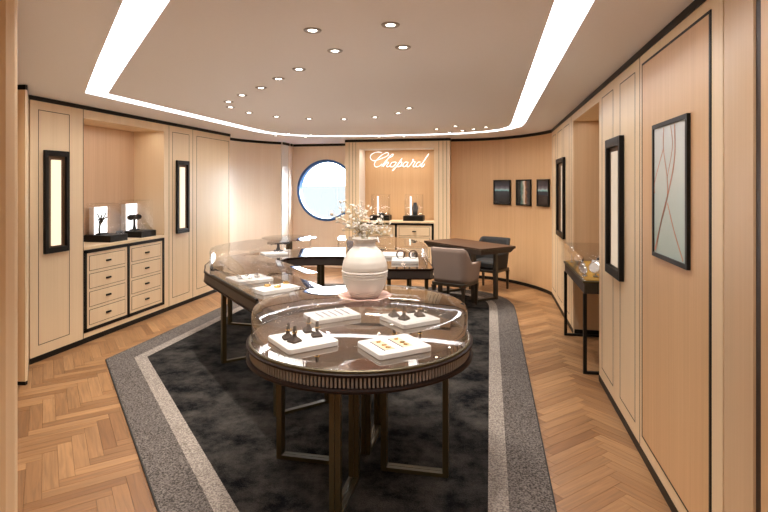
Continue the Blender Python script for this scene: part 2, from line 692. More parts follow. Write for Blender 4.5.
# channel sides
hb = [bm.verts.new((p[0], p[1], H)) for p in hole]
ht = [bm.verts.new((p[0], p[1], H + 0.07)) for p in hole]
for i in range(len(hole)):
    j = (i + 1) % len(hole)
    bm.faces.new((hb[i], hb[j], ht[j], ht[i]))
# upper deck
vs = [bm.verts.new((p[0], p[1], H + 0.09)) for p in rect]
bm.faces.new(vs)
me = bpy.data.meshes.new('ceiling')
bm.to_mesh(me)
bm.free()
me.materials.append(M['ceiling'])
ce = bpy.data.objects.new('ceiling', me)
COL.objects.link(ce)
struct(ce)
b = MB()
V1 = [b.bm.verts.new((p[0], p[1], H + 0.066)) for p in la]
V2 = [b.bm.verts.new((p[0], p[1], H + 0.066)) for p in lb]
V3 = [b.bm.verts.new((p[0], p[1], H + 0.078)) for p in la]
V4 = [b.bm.verts.new((p[0], p[1], H + 0.078)) for p in lb]
for i in range(len(la) - 1):
    b.bm.faces.new((V1[i], V1[i + 1], V2[i + 1], V2[i]))
    b.bm.faces.new((V3[i + 1], V3[i], V4[i], V4[i + 1]))
lt = b.build('light_channel', 'strip', recalc=False)
tag(lt, 'continuous bright white light channel recessed in the ceiling around the room', 'ceiling light')


def seam_v(b, v, u0, u1, z0, z1, side, w=0.006, open_top=False):
    """dark inlay line round a panel on a wall of constant v; side=+1 when the room is on +v"""
    e = 0.0012 * side
    for (a0, a1, c0, c1) in ((u0, u1, z0, z0 + w), (u0, u1, z1 - w, z1), (u0, u0 + w, z0, z1), (u1 - w, u1, z0, z1)):
        b.box(v - 0.002 * side, v + e, a0, a1, c0, c1)


def seam_u(b, u, v0, v1, z0, z1, w=0.006):
    for (a0, a1, c0, c1) in ((v0, v1, z0, z0 + w), (v0, v1, z1 - w, z1), (v0, v0 + w, z0, z1), (v1 - w, v1, z0, z1)):
        b.box(a0, a1, u - 0.0012, u + 0.002, c0, c1)


# ---- left wall
LU0, LU1 = 3.77, 7.29
NL0, NL1 = uL(83.7), uL(164.2)
T_ = 0.08
b = MB()
for (a0, a1, z0, z1) in ((LU0, NL0, 0.0, H), (NL1, LU1, 0.0, H), (NL0, NL1, 2.225, H)):
    b.box(VL - T_, VL, a0, a1, z0, z1)
b.box(VL - 0.5, VL - T_, LU0 - 0.05, NL0, 0, H)
b.box(VL - 0.5, VL - T_, NL1, LU1, 0, H)
b.box(VL - 0.5, VL - T_, NL0, NL1, 2.225, H)
wl = struct(b.build('wall_left', 'maple'))
b = MB()
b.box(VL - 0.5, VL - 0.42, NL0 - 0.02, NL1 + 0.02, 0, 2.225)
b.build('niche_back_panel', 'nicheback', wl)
b = MB()
seam_v(b, VL, uL(38.2), uL(69.6), 0.14, 2.235, 1)
seam_v(b, VL, uL(172.3), uL(189.2), 0.14, 2.235, 1)
seam_v(b, VL, uL(196.5), uL(228.8), 0.14, 2.235, 1)
for px in (83.0, 168.8, 192.6):
    q = uL(px)
    b.box(VL - 0.001, VL + 0.0012, q, q + 0.006, 0.05, 2.31)
b.build('panel_seams', 'seam', wl)
b = MB()
b.box(VL - 0.01, VL + 0.006, LU0, LU1 + 0.004, H - 0.040, H - 0.0005)
struct(b.build('trim_1', 'black'))
b = MB()
b.box(VL - 0.01, VL + 0.004, LU0, LU1, 0.0005, 0.05)
struct(b.build('baseboard_left', 'black'))
# diagonal near wall beyond the pilaster
dg = [c2r(-3.33, 4.674), c2r(-1.575, 2.2)]
b = MB()
b.strip(dg, -0.08, 0, H)
wd = struct(b.build('wall_diagonal', 'maple'))
b = MB()
p0 = c2r(-2.95, 4.03)
p1 = c2r(-2.80, 4.02)
p2 = c2r(-2.80, 4.045)
p3 = c2r(-3.085, 4.47)
p4 = c2r(-3.25, 4.4)
b.prism([p0, p1, p2, p3, p4], 0.03, H - 0.04)
b.build('pilaster', 'maple', wd)
b = MB()
b.prism([p0, p1, p2, p3, p4], H - 0.039, H - 0.001)
b.prism([p0, p1, p2, p3, p4], 0.001, 0.029)
struct(b.build('trim_2', 'black'))
# near jamb at the left edge of the view
b = MB()
b.prism([c2r(*p) for p in ((-1.85, 1.94), (-1.425, 1.94), (-1.406, 1.960), (-1.4045, 1.972), (-1.412, 1.984), (-1.52, 2.12), (-1.60, 2.22), (-1.85, 2.22))], 0, H - 0.001)
struct(b.build('wall_near_jamb', 'maple'))
b = MB()
b.box(-2.03, -1.95, U0, 1.62, 0, H - 0.001)
struct(b.build('wall_entry_left', 'maple'))
b = MB()
b.box(-1.95, VR, U0 - 0.08, U0, 0, H - 0.001)
struct(b.build('wall_front', 'pale'))

# ---- right wall
NR0, NR1 = uL(599.2, VR), uL(573.0, VR)
RU1 = 7.62
RD0, RD1 = uL(712.0, VR), uL(643.2, VR)     # door with the picture
b = MB()
for (a0, a1, z0, z1) in ((RD0, NR0, 0, H), (NR1, RU1, 0, H), (NR0, NR1, 2.235, H)):
    b.box(VR, VR + T_, a0, a1, z0, z1)
b.box(VR + T_, VR + 0.55, NR1, NR1 + 0.06, 0, 2.3)
b.box(VR + T_, VR + 0.55, NR0 - 0.06, NR0, 0, 2.3)
b.box(VR + T_, VR + 0.55, NR0, NR1, 2.235, 2.3)
wr = struct(b.build('wall_right', 'maple'))
b = MB()
b.box(VR + 0.47, VR + 0.55, NR0, NR1, 0, 2.235)
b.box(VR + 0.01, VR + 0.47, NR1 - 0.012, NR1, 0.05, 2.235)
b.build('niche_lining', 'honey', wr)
b = MB()
b.box(VR + 0.012, VR + 0.46, NR1 - 0.02, NR1 - 0.013, 0.0005, 0.05)
b.build('niche_baseboard', 'black', wr)
b = MB()
seam_v(b, VR, uL(613.2, VR), uL(602.0, VR), 0.135, 2.245, -1)
seam_v(b, VR, uL(635.2, VR), uL(620.0, VR), 0.135, 2.245, -1)
for (p, q) in ((569.2, 563.8), (562.2, 557.6), (555.8, 552.4)):
    seam_v(b, VR, uL(p, VR), uL(q, VR), 0.135, 2.245, -1)
for px in (571.3, 640.0):
    q = uL(px, VR)
    b.box(VR - 0.0012, VR + 0.001, q, q + 0.006, 0.05, 2.31)
b.build('panel_seams', 'seam', wr)
b = MB()
b.box(VR - 0.006, VR + 0.01, U0, RU1, H - 0.040, H - 0.0005)
struct(b.build('trim_3', 'black'))
b = MB()
b.box(VR - 0.004, VR + 0.01, RD0 - 0.25, NR0 - 0.001, 0.0005, 0.05)
b.box(VR - 0.004, VR + 0.01, NR1 + 0.001, RU1, 0.0005, 0.05)
struct(b.build('baseboard_right', 'black'))
# door in the right wall
b = MB()
b.box(VR - 0.004, VR + 0.02, RD0 + 0.012, RD1, 0.135, 2.245)
dr = struct(b.build('door_1', 'tan'))
b = MB()
e = VR - 0.0055
for (a0, a1, z0, z1) in ((RD0 - 0.0, RD0 + 0.017, 0.0, 2.257), (RD0, RD1 + 0.008, 2.245, 2.257), (RD1, RD1 + 0.008, 0.127, 2.257), (RD0, RD1 + 0.008, 0.127, 0.135)):
    b.box(e, VR + 0.01, a0, a1, z0, z1)
b.build('door_border', 'black', dr)
# rounded pilaster, dark gap and next door toward the viewer
q1, q2, q3 = RD0 - 0.001, uL(754.5, VR), uL(764.5, VR)
qm = uL(723.5, VR)
b = MB()
b.box(VR - 0.002, VR + 0.08, qm + 0.002, q1, 0, H - 0.041)
b.build('edge_post', 'maple', wr, bevel=0.002)
b = MB()
prof = [(VR + 0.08, q2), (VR + 0.08, qm - 0.002), (VR + 0.004, qm - 0.002)]
for i in range(9):
    t = i / 8
    prof.append((VR - 0.002 - 0.004 * math.sin(PI * t), qm - 0.01 + (q2 + 0.004 - qm + 0.01) * t))
b.prism(prof + [(VR + 0.01, q2)], 0, H - 0.041)
b.build('rounded_post', 'honey', wr)
b = MB()
b.box(VR + 0.004, VR + 0.08, q3 + 0.001, q2 - 0.001, 0, H - 0.041)
struct(b.build('trim_4', 'darkgap'))
b = MB()
b.box(VR - 0.01, VR + 0.08, U0, q3, 0, H - 0.041)
struct(b.build('wall_entry_right', 'tan'))

# ---- curved corner, right
cr = [(-0.66, 8.83), (-0.3, 8.80), (0.0, 8.72), (0.24, 8.56), (0.45, 8.36), (0.62, 8.13), (0.75, 7.90), (0.83, 7.70), (0.862, 7.60)]
crs = [(p.x, p.y) for p in resample(catmull(cr, 6), 40)]
b = MB()
b.strip(crs, 0.1, 0, H)
struct(b.build('wall_corner_right', 'tan'))
b = MB()
b.strip(crs, -0.008, H - 0.045, H - 0.0005)
struct(b.build('trim_5', 'black'))
b = MB()
b.strip(crs, -0.006, 0.0005, 0.05)
struct(b.build('baseboard_corner_right', 'black'))

# ---- curved corner, left
cl = [(-4.02, 7.25), (-4.19, 7.5), (-4.22, 7.8), (-4.17, 8.1), (-4.05, 8.4), (-3.90, 8.64), (-3.72, 8.84)]
cls = [(p.x, p.y) for p in resample(catmull(cl, 6), 36)]
b = MB()
b.strip(cls, 0.1, 0, H)
struct(b.build('wall_corner_left', 'daylit_rose'))
b = MB()
b.strip(cls, -0.008, H - 0.045, H - 0.0005)
b.box(-3.72, -3.70, 8.84, 9.30, H - 0.045, H - 0.0005)
b.box(-3.72, -2.46, 9.372, 9.385, H - 0.045, H - 0.0005)
struct(b.build('trim_6', 'black'))
b = MB()
b.box(-3.84, -3.715, 8.82, 9.12, 0, H - 0.001)  # pilaster coloured near white to stand for daylight falling on it
wc = struct(b.build('wall_daylit_pilaster', 'pale'))
b = MB()
b.box(-3.84, -3.70, 9.12, 9.20, 0, H - 0.001)
b.box(-3.84, -3.73, 9.20, 9.40, 0, H - 0.001)
b.build('fluting', 'daylit_rose', wc)

# ---- back wall with porthole
UP = 9.385
pc = pu(326.3, 190.3, UP)
PR = 0.545
n = 64
bm = bmesh.new()
outer = [(-3.84, 0.0), (-2.30, 0.0), (-2.30, H), (-3.84, H)]
cir = [(pc.x + PR * math.cos(2 * PI * i / n), pc.z + PR * math.sin(2 * PI * i / n)) for i in range(n)]
ev = []
for loop in (outer, cir):
    vs = [bm.verts.new((p[0], UP, p[1])) for p in loop]
    ev += [bm.edges.new((vs[i], vs[(i + 1) % len(vs)])) for i in range(len(vs))]
bmesh.ops.triangle_fill(bm, use_beauty=True, edges=ev)
r = bmesh.ops.extrude_face_region(bm, geom=bm.faces[:])
bmesh.ops.translate(bm, verts=[g for g in r['geom'] if isinstance(g, bmesh.types.BMVert)], vec=(0, 0.16, 0))
x = MB()
x.bm.free()
x.bm = bm
struct(x.build('wall_back', 'daylit_rose'))
wn = bpy.data.objects.new('window_1', None)
COL.objects.link(wn)
wn.location = (pc.x, UP, pc.z)
struct(wn)
b = MB()
RY = Matrix.Translation((pc.x, UP, pc.z)) @ Matrix.Rotation(PI / 2, 4, 'X')
b.lathe([(0.535, 0.012), (0.585, 0.012), (0.588, 0.0), (0.588, -0.002), (0.552, -0.002), (0.548, -0.15), (0.535, -0.15), (0.535, 0.012)], n=64, M4=RY)
b.build('window_frame', 'portring', wn)
b = MB()
b.lathe([(0.0, -0.085), (0.534, -0.085), (0.534, -0.095), (0.0, -0.095)], n=64, M4=RY)
b.build('window_pane', 'pane', wn)
b = MB()
b.box(-6000, 6000, 12, 9000, -9.2, -9.0)
struct(b.build('sea', 'sea'))

# ---- back display wall with niche
BL = pu(345.3, 185, UB).x
BR = pu(450.0, 185, UB).x
NB0 = pu(359.0, 185, UB).x
NB1 = pu(434.0, 185, UB).x
NBT = 2.19
b = MB()
b.box(BL, NB0, UB, UP + 0.16, 0, H - 0.001)
b.box(NB1, BR, UB, UP + 0.16, 0, H - 0.001)
b.box(NB0, NB1, UB, UP + 0.1, NBT, H - 0.001)
bw = struct(b.build('wall_back_display', 'maple'))
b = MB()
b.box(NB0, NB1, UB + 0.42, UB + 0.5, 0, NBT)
b.build('niche_back_panel', 'tan', bw)
b = MB()
b.box(NB0, NB0 + 0.006, UB + 0.01, UB + 0.42, 0.95, NBT)
b.box(NB0 + 0.006, NB1, UB + 0.01, UB + 0.42, NBT - 0.006, NBT)
b.box(NB1 - 0.001, NB1 + 0.02, UB + 0.1, UB + 0.5, 0, NBT)
b.build('niche_lining', 'pale', bw)
b = MB()
for px in (349.0, 352.5, 355.6, 438.6, 442.8, 446.5):
    q = pu(px, 185, UB).x
    b.box(q, q + 0.006, UB - 0.0012, UB + 0.001, 0.05, 2.30)
b.build('panel_seams', 'seam', bw)
b = MB()
b.box(BL - 0.006, BR + 0.006, UB - 0.006, UB + 0.01, H - 0.045, H - 0.0015)
b.box(BR + 0.0005, BR + 0.006, UB + 0.01, UB + 0.2, H - 0.045, H - 0.0015)
struct(b.build('trim_7', 'black'))
b = MB()
b.box(BL, BR, UB - 0.004, UB + 0.01, 0.0005, 0.05)
struct(b.build('baseboard_back', 'black'))

# ------------------------------------------------------------------ rug
def rug_outline(d):
    """rug outline inset by d"""
    vl, vr, k = -3.36 + d, 0.312 - d, 0.635 + d * math.sqrt(2)
    P = [(vr, k - vr), (vr, 6.3)]
    far = [(vr, 6.3), (vr - 0.02, 6.9), (vr - 0.16, 7.35 - d * 0.5), (vr - 0.48, 7.68 - d * 0.8), (-1.0, 7.84 - d), (-1.52, 7.86 - d), (-2.1, 7.84 - d),
           (vl + 0.48, 7.68 - d * 0.8), (vl + 0.16, 7.35 - d * 0.5), (vl + 0.02, 6.9), (vl, 6.3)]
    P += [(p.x, p.y) for p in catmull(far, 5)][1:]
    P += [(vl, k - vl)]
    return P


rug = thing('area_rug', 'large charcoal rug with grey border and pale stripe on the herringbone floor', 'rug', (-1.5, 4.5, 0))
out = [rug_outline(d) for d in (0.0, 0.008, 0.222, 0.322)]
hz = 0.012


def ring(b, A, B, z0, z1):
    na = len(A)
    a1 = [b.bm.verts.new((p[0], p[1], z1)) for p in A]
    b1 = [b.bm.verts.new((p[0], p[1], z1)) for p in B]
    a0 = [b.bm.verts.new((p[0], p[1], z0)) for p in A]
    b0 = [b.bm.verts.new((p[0], p[1], z0)) for p in B]
    for i in range(na):
        j = (i + 1) % na
        b.bm.faces.new((a1[i], a1[j], b1[j], b1[i]))
        b.bm.faces.new((a0[j], a0[i], b0[i], b0[j]))
        b.bm.faces.new((a0[i], a0[j], a1[j], a1[i]))
        b.bm.faces.new((b0[j], b0[i], b1[i], b1[j]))


b = MB()
ring(b, out[0], out[1], 0.0005, hz - 0.001)
b.build('edge_binding', 'rug_edge', rug)
b = MB()
ring(b, out[1], out[2], 0.0005, hz)
b.build('border', 'rug_grey', rug)
b = MB()
ring(b, out[2], out[3], 0.0005, hz)
b.build('stripe', 'rug_light', rug)
b = MB()
b.prism(out[3], 0.0005, hz)
b.build('field', 'rug_dark', rug)
ZR = hz + 0.0005

# ------------------------------------------------------------------ ceiling spotlights
spots = [(312.5, 30), (335, 50.5), (299, 69), (278.5, 78.5), (261, 87.5), (242, 95), (228.5, 101.5), (230.5, 107), (249, 112.5), (276.5, 116.5), (309, 118.5),
         (344, 119), (375, 117), (398, 113), (409, 108), (403, 47), (390.5, 24.5), (436.5, 129), (449.5, 132.2), (455.5, 126), (462.5, 130.5), (473.5, 129), (486, 127),
         (288.5, 133.3), (310.8, 134.8), (275.8, 135.7), (305.5, 137.3), (379, 136.8), (404, 136.6)]
slab = ['beside the slanted light channel, nearest one over the round table', 'second one over the round table', 'third along the curved row of lights, counting from the round table',
        'fourth along the curved row, near the slanted light channel', 'fifth along the curved row of lights', 'sixth along the curved row of lights',
        'seventh along the curved row, end of it nearest the drawer wall', 'eighth along the curved row, just behind the turn', 'ninth along the curved row, going back toward the porthole',
        'tenth along the curved row, in front of the porthole', 'eleventh along the curved row, in front of the porthole', 'twelfth along the curved row, in front of the script sign',
        'thirteenth along the curved row, in front of the script sign', 'end of the curved row on the desk side, farther of two', 'end of the curved row on the desk side, nearer of two',
        'second one in the short row toward the picture door', 'first one in the short row toward the picture door', 'first of the cluster above the desk, by the sign',
        'second of the cluster above the desk, closest to the back channel', 'third of the cluster above the desk, farthest from the back wall', 'fourth of the cluster above the desk',
        'fifth of the cluster above the desk', 'last of the cluster above the desk, by the curved wall', 'small one close to the back channel, left of the porthole',
        'small one close to the back channel, above the porthole',
        'between the back channel and the pale curved wall', 'between the back channel and the porthole wall', 'between the back channel and the script sign, porthole side',
        'between the back channel and the script sign, desk side']
proto = None
added_fill = [(-0.6, 0.9), (-0.9, -0.4), (0.1, 0.2), (-1.5, 0.4)]  # unseen downlights added around the camera as fill light
pts = [pz(x, y, H) for x, y in spots]
for i, q in enumerate(pts + [Vector((p[0], p[1], H)) for p in added_fill]):
    lab = 'round recessed ceiling spotlight, ' + slab[i] if i < len(slab) else 'added fill spotlight above the entrance, out of view'
    if proto is None:
        proto = thing('ceiling_spotlight', lab, 'spotlight', (0, 0, 0), 0, 'recessed ceiling spotlights')
        b = MB()
        b.lathe([(0.022, 0.0), (0.024, -0.004), (0.042, -0.006), (0.046, -0.001), (0.046, 0.0)], n=28)
        b.build('trim_ring', 'ringgrey', proto, local=True)
        b = MB()
        b.lathe([(0.0, -0.0025), (0.022, -0.0025), (0.022, -0.0005), (0, -0.0005)], n=24)
        b.build('lens', 'lens', proto, local=True)
        r = proto
    else:
        r = dup(proto, (0, 0, 0), 0, lab)
    r.location = (q.x, q.y, H - 0.0005)
    if r is not proto:
        continue
    ld = bpy.data.lights.new('spot_beam', 'SPOT')
    ld.energy = SPOT_W * (2.5 if i in (23, 24, 25, 26) else 0.5 if i >= len(spots) else 1.0)
    ld.color = (1.0, 0.93, 0.84)
    ld.spot_size = math.radians(105)
    ld.spot_blend = 0.9
    ld.shadow_soft_size = 0.03
    lo = bpy.data.objects.new('spot_beam', ld)
    COL.objects.link(lo)
    lo.parent = r
    lo.location = (0, 0, -0.02)

# small linear lights tucked under the lintels of the niches
def niche_light(loc, sx, sy, W):
    ld = bpy.data.lights.new('niche_light', 'AREA')
    ld.shape = 'RECTANGLE'
    ld.size, ld.size_y = sx, sy
    ld.energy = W
    ld.color = (1.0, 0.92, 0.82)
    lo = bpy.data.objects.new('niche_light', ld)
    COL.objects.link(lo)
    lo.location = loc


niche_light((VL - 0.10, (NL0 + NL1) / 2, 2.215), 0.04, 1.1, 2.6)
niche_light(((NB0 + NB1) / 2, UB + 0.10, NBT - 0.012), 1.1, 0.04, 5.5)
niche_light((VR + 0.12, (NR0 + NR1) / 2, 2.225), 0.04, 1.1, 1.5)

# ------------------------------------------------------------------ wall lamps
def wall_lamp(v, side, u0, u1, z0, z1, label, panel, proud=0.03, depth=0.05, bars=(0.035, 0.05), pan=None):
    t = thing('wall_lamp', label, 'wall lamp', (v, (u0 + u1) / 2, z0), 0, 'black framed wall lamps')
    s = side
    b = MB()
    w, wt = bars
    A0, A1 = v + 0.001 * s, v + proud * s
    b.box(A0, A1, u0, u0 + w, z0, z1)
    b.box(A0, A1, u1 - w, u1, z0, z1)
    b.box(A0, A1, u0 + w, u1 - w, z0, z0 + wt)
    b.box(A0, A1, u0 + w, u1 - w, z1 - wt, z1)
    b.build('frame', 'black', t, bevel=0.002)
    b = MB()
    b.box(A0, A0 + 0.004 * s, u0 + w, u1 - w, z0 + wt, z1 - wt)
    b.build('backing', 'brownpanel', t)
    b = MB()
    p0, p1 = u0 + (u1 - u0) * pan[0], u0 + (u1 - u0) * pan[1]
    b.box(A0 + 0.004 * s, A0 + 0.020 * s, p0, p1, z0 + wt + 0.015, z1 - wt - 0.035)
    b.build('light_panel', panel, t, bevel=0.002)
    return t


wall_lamp(VL, 1, uL(43.0), uL(67.3), 0.945, 1.88, 'tall black framed wall lamp on wide panel beside drawer niche, nearest the viewer', 'sconce', pan=(0.29, 0.66))
wall_lamp(VL, 1, uL(175.6), uL(187.8), 0.945, 1.88, 'tall black framed wall lamp on narrow panel between drawer niche and tall door', 'sconce', pan=(0.29, 0.66))
wall_lamp(VR, -1, uL(624.4, VR), uL(609.5, VR), 0.935, 1.89, 'deep black framed wall lamp between watch console niche and picture door', 'sconce2', proud=0.032, bars=(0.04, 0.06), pan=(0.10, 0.66))
wall_lamp(VR, -1, uL(565.5, VR), uL(558.5, VR), 0.935, 1.89, 'deep black framed wall lamp on far panel between curved wall and watch console', 'sconce2', proud=0.032, bars=(0.05, 0.06), pan=(0.12, 0.36))

# ------------------------------------------------------------------ drawer cabinets
def drawer_cabinet(label, along, front, depth, a0, a1, ztop, rows, back_dir):
    """along: 'u' (on the left wall, faces +v) or 'v' (back wall, faces -u)"""
    def BX(b, p0, p1, d0, d1, z0, z1):      # p along the front, d out of the front (negative = inward)
        if along == 'u':
            b.box(front + d0, front + d1, p0, p1, z0, z1)
        else:
            b.box(p0, p1, front - d1, front - d0, z0, z1)
    loc = (front, (a0 + a1) / 2, 0) if along == 'u' else ((a0 + a1) / 2, front, 0)
    t = thing('drawer_cabinet', label, 'cabinet', loc)
    b = MB()
    BX(b, a0 + 0.002, a1 - 0.002, -depth, -0.012, 0.052, ztop - 0.03)
    b.build('carcass', 'maple', t)
    b = MB()
    BX(b, a0 + 0.001, a1 - 0.001, -depth, 0.004, ztop - 0.03, ztop)
    b.build('countertop', 'maple', t, bevel=0.002)
    b = MB()
    BX(b, a0 + 0.002, a1 - 0.002, -0.012, 0.0, 0.052, 0.10)
    b.build('bottom_rail', 'maple', t)
    b = MB()
    BX(b, a0 + 0.002, a1 - 0.002, -0.03, -0.004, 0.0005, 0.05)
    b.build('plinth', 'black', t)
    f = 0.034
    mid = (a0 + a1) / 2
    b = MB()
    zt = ztop - 0.031
    BX(b, a0 + 0.003, a1 - 0.003, -0.012, 0.006, zt - f, zt)
    BX(b, a0 + 0.003, a1 - 0.003, -0.012, 0.006, 0.10, 0.10 + f)
    for c in (a0 + 0.003 + f / 2, mid, a1 - 0.003 - f / 2):
        BX(b, c - f / 2, c + f / 2, -0.012, 0.006, 0.10, zt)
    b.build('black_frame', 'black', t)
    hgt = (zt - f - 0.10 - f)
    z_lo = 0.10 + f
    for (c0, c1) in ((a0 + 0.003 + f, mid - f / 2), (mid + f / 2, a1 - 0.003 - f)):
        b = MB()
        BX(b, c0, c1, -0.012, -0.001, z_lo, zt - f)
        b.build('front_board', 'maple', t)
        pitch = (hgt - 0.03) / rows
        for k in range(rows):
            z0 = z_lo + 0.015 + k * pitch + 0.014
            z1 = z0 + pitch - 0.028
            x0, x1 = c0 + 0.035, c1 - 0.035
            d = MB()
            BX(d, x0 + 0.005, x1 - 0.005, -0.0005, 0.003, z0 + 0.005, z1 - 0.005)
            dw = d.build('drawer', 'maple', t)
            s = MB()
            for (q0, q1, r0, r1) in ((x0, x1, z0, z0 + 0.005), (x0, x1, z1 - 0.005, z1), (x0, x0 + 0.005, z0 + 0.005, z1 - 0.005), (x1 - 0.005, x1, z0 + 0.005, z1 - 0.005)):
                BX(s, q0, q1, -0.0005, 0.0012, r0, r1)
            s.build('seam', 'seam', dw)
            h = MB()
            cc, zc = (x0 + x1) / 2, (z0 + z1) / 2
            BX(h, cc - 0.034, cc + 0.034, 0.0032, 0.016, zc - 0.009, zc + 0.009)
            h.build('handle', 'black', dw, bevel=0.002)
    return t


drawer_cabinet('maple cabinet of two drawer columns framed in black inside side niche', 'u', VL, 0.41, NL0, NL1, 0.950, 4, -1)
drawer_cabinet('maple drawer cabinet framed in black under the glowing script sign', 'v', UB, 0.40, NB0 + 0.002, NB1 - 0.002, 0.950, 4, 1)

# ------------------------------------------------------------------ script sign
strokes = [
    [(185, 75), (140, 70), (95, 80), (58, 105), (50, 132), (62, 158), (92, 172), (130, 165), (182, 145), (236, 122), (262, 98), (255, 78), (230, 80), (185, 105),
     (140, 145), (108, 185), (97, 218), (112, 242), (150, 238), (188, 208)],
    [(182, 240), (222, 185), (262, 143), (306, 118), (318, 100), (303, 97), (272, 125), (232, 185), (200, 241)],
    [(205, 232), (236, 197), (256, 186), (260, 200), (240, 228), (250, 243), (278, 230)],
    [(335, 186), (305, 192), (283, 216), (287, 240), (312, 241), (340, 216), (346, 192), (332, 184), (360, 196)],
    [(420, 144), (396, 178), (352, 240), (308, 288)],
    [(368, 222), (398, 188), (415, 186), (416, 202), (396, 234), (374, 243), (362, 236), (395, 238), (430, 222)],
    [(482, 186), (452, 190), (431, 216), (433, 240), (456, 237), (484, 204), (490, 188), (476, 226), (484, 243), (508, 230)],
    [(508, 230), (545, 176), (540, 158), (554, 160), (546, 178), (572, 186), (552, 218), (548, 240), (566, 241), (590, 226)],
    [(636, 186), (606, 190), (584, 216), (586, 240), (612, 238), (642, 206)],
    [(732, 88), (700, 136), (660, 196), (640, 230), (648, 243), (668, 232), (682, 208)]]
US = UB + 0.395
sp = pu(398, 162, US)
sg = thing('wall_sign', 'white glowing script lettering mounted on the back niche panel', 'sign', (sp.x, US, sp.z))
b = MB()
for k, s in enumerate(strokes):
    P = [pu(366 + x / 11.636, 146 + y / 11.636, US) for x, y in s]
    thick = 0.0085 if k in (4, 9) else 0.0062
    Q = catmull(P, 5)
    b.tube(Q, [thick * (0.8 + 0.45 * abs(math.sin(0.35 * i))) for i in range(len(Q))], 8)
b.build('lettering', 'sign', sg)
for (x, y) in ((110, 160), (230, 190), (310, 215), (380, 205), (455, 215), (548, 205), (612, 215), (690, 150)):
    q = pu(366 + x / 11.636, 146 + y / 11.636, US)
    b = MB()
    b.box(q.x - 0.004, q.x + 0.004, US, UB + 0.4195, q.z - 0.004, q.z + 0.004)
    b.build('standoff', 'silver', sg)

# ------------------------------------------------------------------ pictures
def picture(name, label, c, rz, w, h, art, fw=0.02, dep=0.025, cat='picture'):
    """faces local -y"""
    t = thing(name, label, cat, c, rz, 'framed pictures')
    b = MB()
    for (x0, x1, z0, z1) in ((-w / 2, w / 2, -h / 2, -h / 2 + fw), (-w / 2, w / 2, h / 2 - fw, h / 2), (-w / 2, -w / 2 + fw, -h / 2 + fw, h / 2 - fw), (w / 2 - fw, w / 2, -h / 2 + fw, h / 2 - fw)):
        b.box(x0, x1, -dep, 0, z0, z1)
    b.build('frame', 'black', t, local=True)
    bm = bmesh.new()
    uvl = bm.loops.layers.uv.new('plank')
    X, Z = w / 2 - fw, h / 2 - fw
    P = [(-X, -Z, 0, 0), (X, -Z, 1, 0), (X, Z, 1, 1), (-X, Z, 0, 1)]
    f1 = [bm.verts.new((p[0], -dep * 0.6, p[1])) for p in P]
    f0 = [bm.verts.new((p[0], -0.001, p[1])) for p in P]
    fs = [bm.faces.new(f1), bm.faces.new(f0[::-1])] + [bm.faces.new((f0[i], f0[(i + 1) % 4], f1[(i + 1) % 4], f1[i])) for i in range(4)]
    for f in fs:
        for l in f.loops:
            for p in P:
                if abs(l.vert.co.x - p[0]) < 1e-6 and abs(l.vert.co.z - p[1]) < 1e-6:
                    l[uvl].uv = (p[2], p[3])
    x = MB()
    x.bm.free()
    x.bm = bm
    x.build('print', art, t, local=True, smooth=False)
    return t


def on_curve(px):
    """where the sight line meets the curved wall, with the wall's tangent angle"""
    d = ray(px, 185)
    for a, c in zip(crs, crs[1:]):
        ca, cb = d.x * a[1] - d.y * a[0], d.x * c[1] - d.y * c[0]
        if ca * cb <= 0:
            s = ca / (ca - cb) if ca != cb else 0
            return Vector((a[0] + s * (c[0] - a[0]), a[1] + s * (c[1] - a[1]))), math.atan2(c[1] - a[1], c[0] - a[0])


for (x0, x1, y0, y1, art, lab) in ((494.5, 511.3, 180.0, 204.7, 'art_sea', 'framed dark seascape with pale turquoise streak, farthest from the wall lamp'),
                                   (517.2, 532.0, 179.6, 205.6, 'art_surf', 'framed picture of pale foamy shoreline against black, between two dark seascapes'),
                                   (538.4, 550.4, 179.2, 206.6, 'art_sea', 'narrow framed dark seascape nearest the panelled wall and wall lamp')):
    A, _ = on_curve(x0)
    B, _ = on_curve(x1)
    mid, ang = on_curve((x0 + x1) / 2)
    d = (B - A)
    rz = math.atan2(d.y, d.x)
    Y = (CT * mid.y - ST * mid.x)
    zc = HC - ((y0 + y1) / 2 - HOR) * Y / F
    nrm = Vector((math.sin(rz), -math.cos(rz)))
    off = 0.012
    picture('framed_picture', lab, (mid.x + nrm.x * off, mid.y + nrm.y * off, zc), rz, d.length, (y1 - y0) * Y / F, art, 0.022, 0.022)

pa, pb = pv(655.2, 126, VR - 0.004), pv(690.8, 112.5, VR - 0.004)
za, zb = pv(652.6, 255.5, VR).z, pv(690.8, 268, VR).z
zt_, zb_ = (pa.z + pb.z) / 2, (za + zb) / 2
pw = abs(pa.y - pb.y)
ph = zt_ - zb_
big = picture('framed_picture', 'large mint green abstract with copper lines in black frame on the wood door', (VR - 0.0045, (pa.y + pb.y) / 2, (zt_ + zb_) / 2), -PI / 2, pw, ph, 'art_mint', 0.022, 0.016)
# crop frame on the photo: x 36..145, y 38..478 of the zoom, painted copper bands on the print
def artpt(x, y):
    s = (x - 40) / (140 - 40)
    top = 72 + s * (40 - 72)
    bot = 437 + s * (475 - 437)
    q = (y - top) / (bot - top)
    X = -pw / 2 + s * pw
    Z = ph / 2 - q * ph
    X = max(-pw / 2 + 0.03, min(pw / 2 - 0.03, X))
    Z = max(-ph / 2 + 0.03, min(ph / 2 - 0.03, Z))
    return (X, -0.01, Z)


